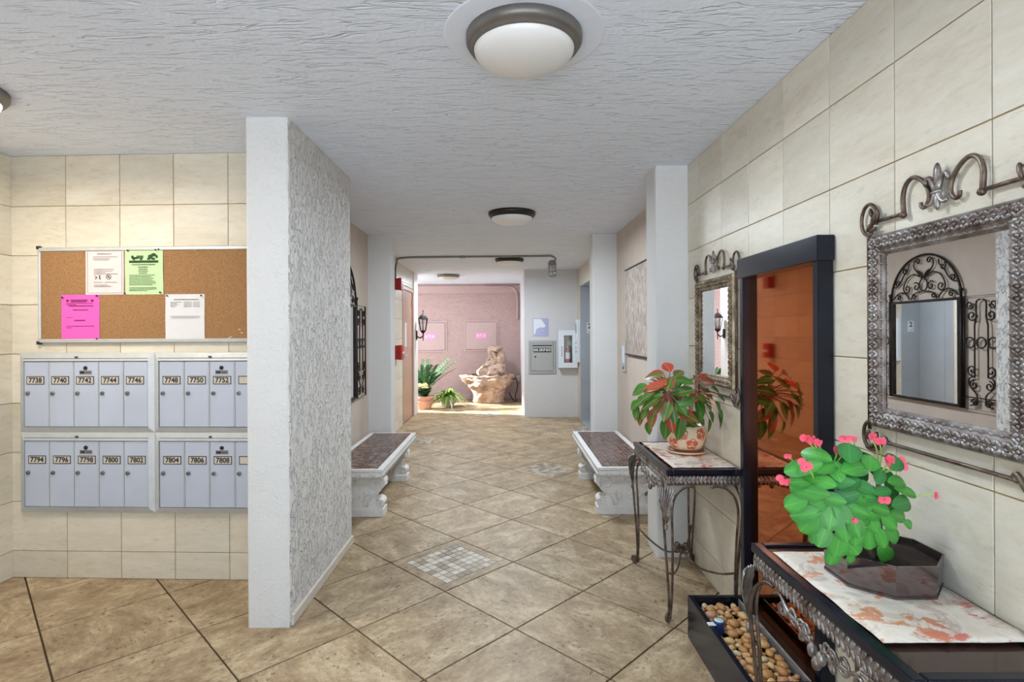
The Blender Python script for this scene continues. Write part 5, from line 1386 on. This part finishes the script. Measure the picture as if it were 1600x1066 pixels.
# far pots
def blades(n, L, wd_, spread, base_z, seed, droop=0.6, el=(0.3, 1.3)):
    r2 = random.Random(seed); m = MB()
    for k in range(n):
        a = r2.uniform(0, 2 * PI); e = r2.uniform(*el); l = L * r2.uniform(0.7, 1.15)
        d = Vector((math.cos(a) * math.cos(e), math.sin(a) * math.cos(e), math.sin(e))); s = Vector((-math.sin(a), math.cos(a), 0))
        st_ = Vector((math.cos(a) * spread, math.sin(a) * spread, base_z)); vs_ = []
        for q in range(5):
            t = q / 4; w_ = wd_ * math.sin(PI * (0.12 + 0.86 * t)) ** 0.8
            c = st_ + d * l * t + Vector((0, 0, -droop * l * t * t))
            vs_ += [c - s * w_, c + s * w_ + Vector((0, 0, 0.004))]
        m.add(vs_, [(2*q, 2*q+1, 2*q+3, 2*q+2) for q in range(4)], True)
    return m
p1 = thing('potted_shrub', 'terracotta pot with cream and dark feathery foliage beside the passage', 'plant', (-1.53, 10.18, 0))
part('pot', MB().lathe([(0.13, 0), (0.135, 0.01), (0.175, 0.20), (0.19, 0.205), (0.19, 0.245), (0.165, 0.245), (0.16, 0.22)], 28), M['terracotta'], p1)
part('pot_band', MB().lathe([(0.168, 0.13), (0.172, 0.135), (0.175, 0.15), (0.172, 0.155)], 28, cap=False), M['terracotta'], p1)
part('soil', MB().lathe([(0.162, 0.21), (0.162, 0.225), (0.02, 0.228)], 20), M['soil'], p1)
part('broad_leaves', blades(26, 0.24, 0.045, 0.05, 0.24, 3, 0.3, (0.5, 1.3)), M['fern'], p1)['kind'] = 'stuff'
part('cream_leaves', blades(20, 0.27, 0.065, 0.05, 0.36, 6, 0.3, (0.3, 1.2)), M['cream_leaf'], p1)['kind'] = 'stuff'
fr = MB(); r2 = random.Random(5)
for k in range(22):
    a = 2 * PI * k / 22 + r2.uniform(-.2, .2); e = r2.uniform(0.85, 1.42); l = r2.uniform(0.55, 0.86)
    d = Vector((math.cos(a) * math.cos(e), math.sin(a) * math.cos(e) * (0.35 if math.sin(a) < 0 else 1), math.sin(e))); s = Vector((-math.sin(a), math.cos(a), 0))
    pts = [Vector((0.0, 0.0, 0.22)) + d * l * t + Vector((math.cos(a), max(0, math.sin(a)), 0)) * 0.22 * t * t + Vector((0, 0, -0.12 * t * t)) for t in [q / 14 for q in range(15)]]
    fr.tube(pts, 0.006, 5)
    for q in range(5, 15):
        for sg in (-1, 1):
            c = pts[q]; f = (pts[q] - pts[q-1]).normalized(); o_ = s * sg * 0.095 + f * 0.05; nn = f * 0.024
            fr.add([c, c + o_ * .5 - nn, c + o_, c + o_ * .5 + nn], [(0, 1, 2, 3)])
part('feathery_fronds', fr, M['fern'], p1)['kind'] = 'stuff'
p2 = thing('potted_bromeliad', 'round mottled concrete pot with lime strappy leaves before the pink wall', 'plant', (-1.12, 10.50, 0))
part('pot', MB().lathe([(0.09, 0), (0.10, 0.01), (0.155, 0.08), (0.165, 0.14), (0.145, 0.20), (0.135, 0.205), (0.125, 0.19)], 24), M['concrete_pot'], p2)
part('soil', MB().lathe([(0.13, 0.17), (0.128, 0.185), (0.02, 0.187)], 18), M['soil'], p2)
part('strap_leaves', blades(90, 0.40, 0.024, 0.03, 0.19, 11, 0.70, (0.25, 1.35)), M['lime'], p2)['kind'] = 'stuff'
part('dry_leaves', blades(18, 0.40, 0.012, 0.05, 0.19, 15, 0.9, (0.1, 0.9)), M['cream_leaf'], p2)['kind'] = 'stuff'
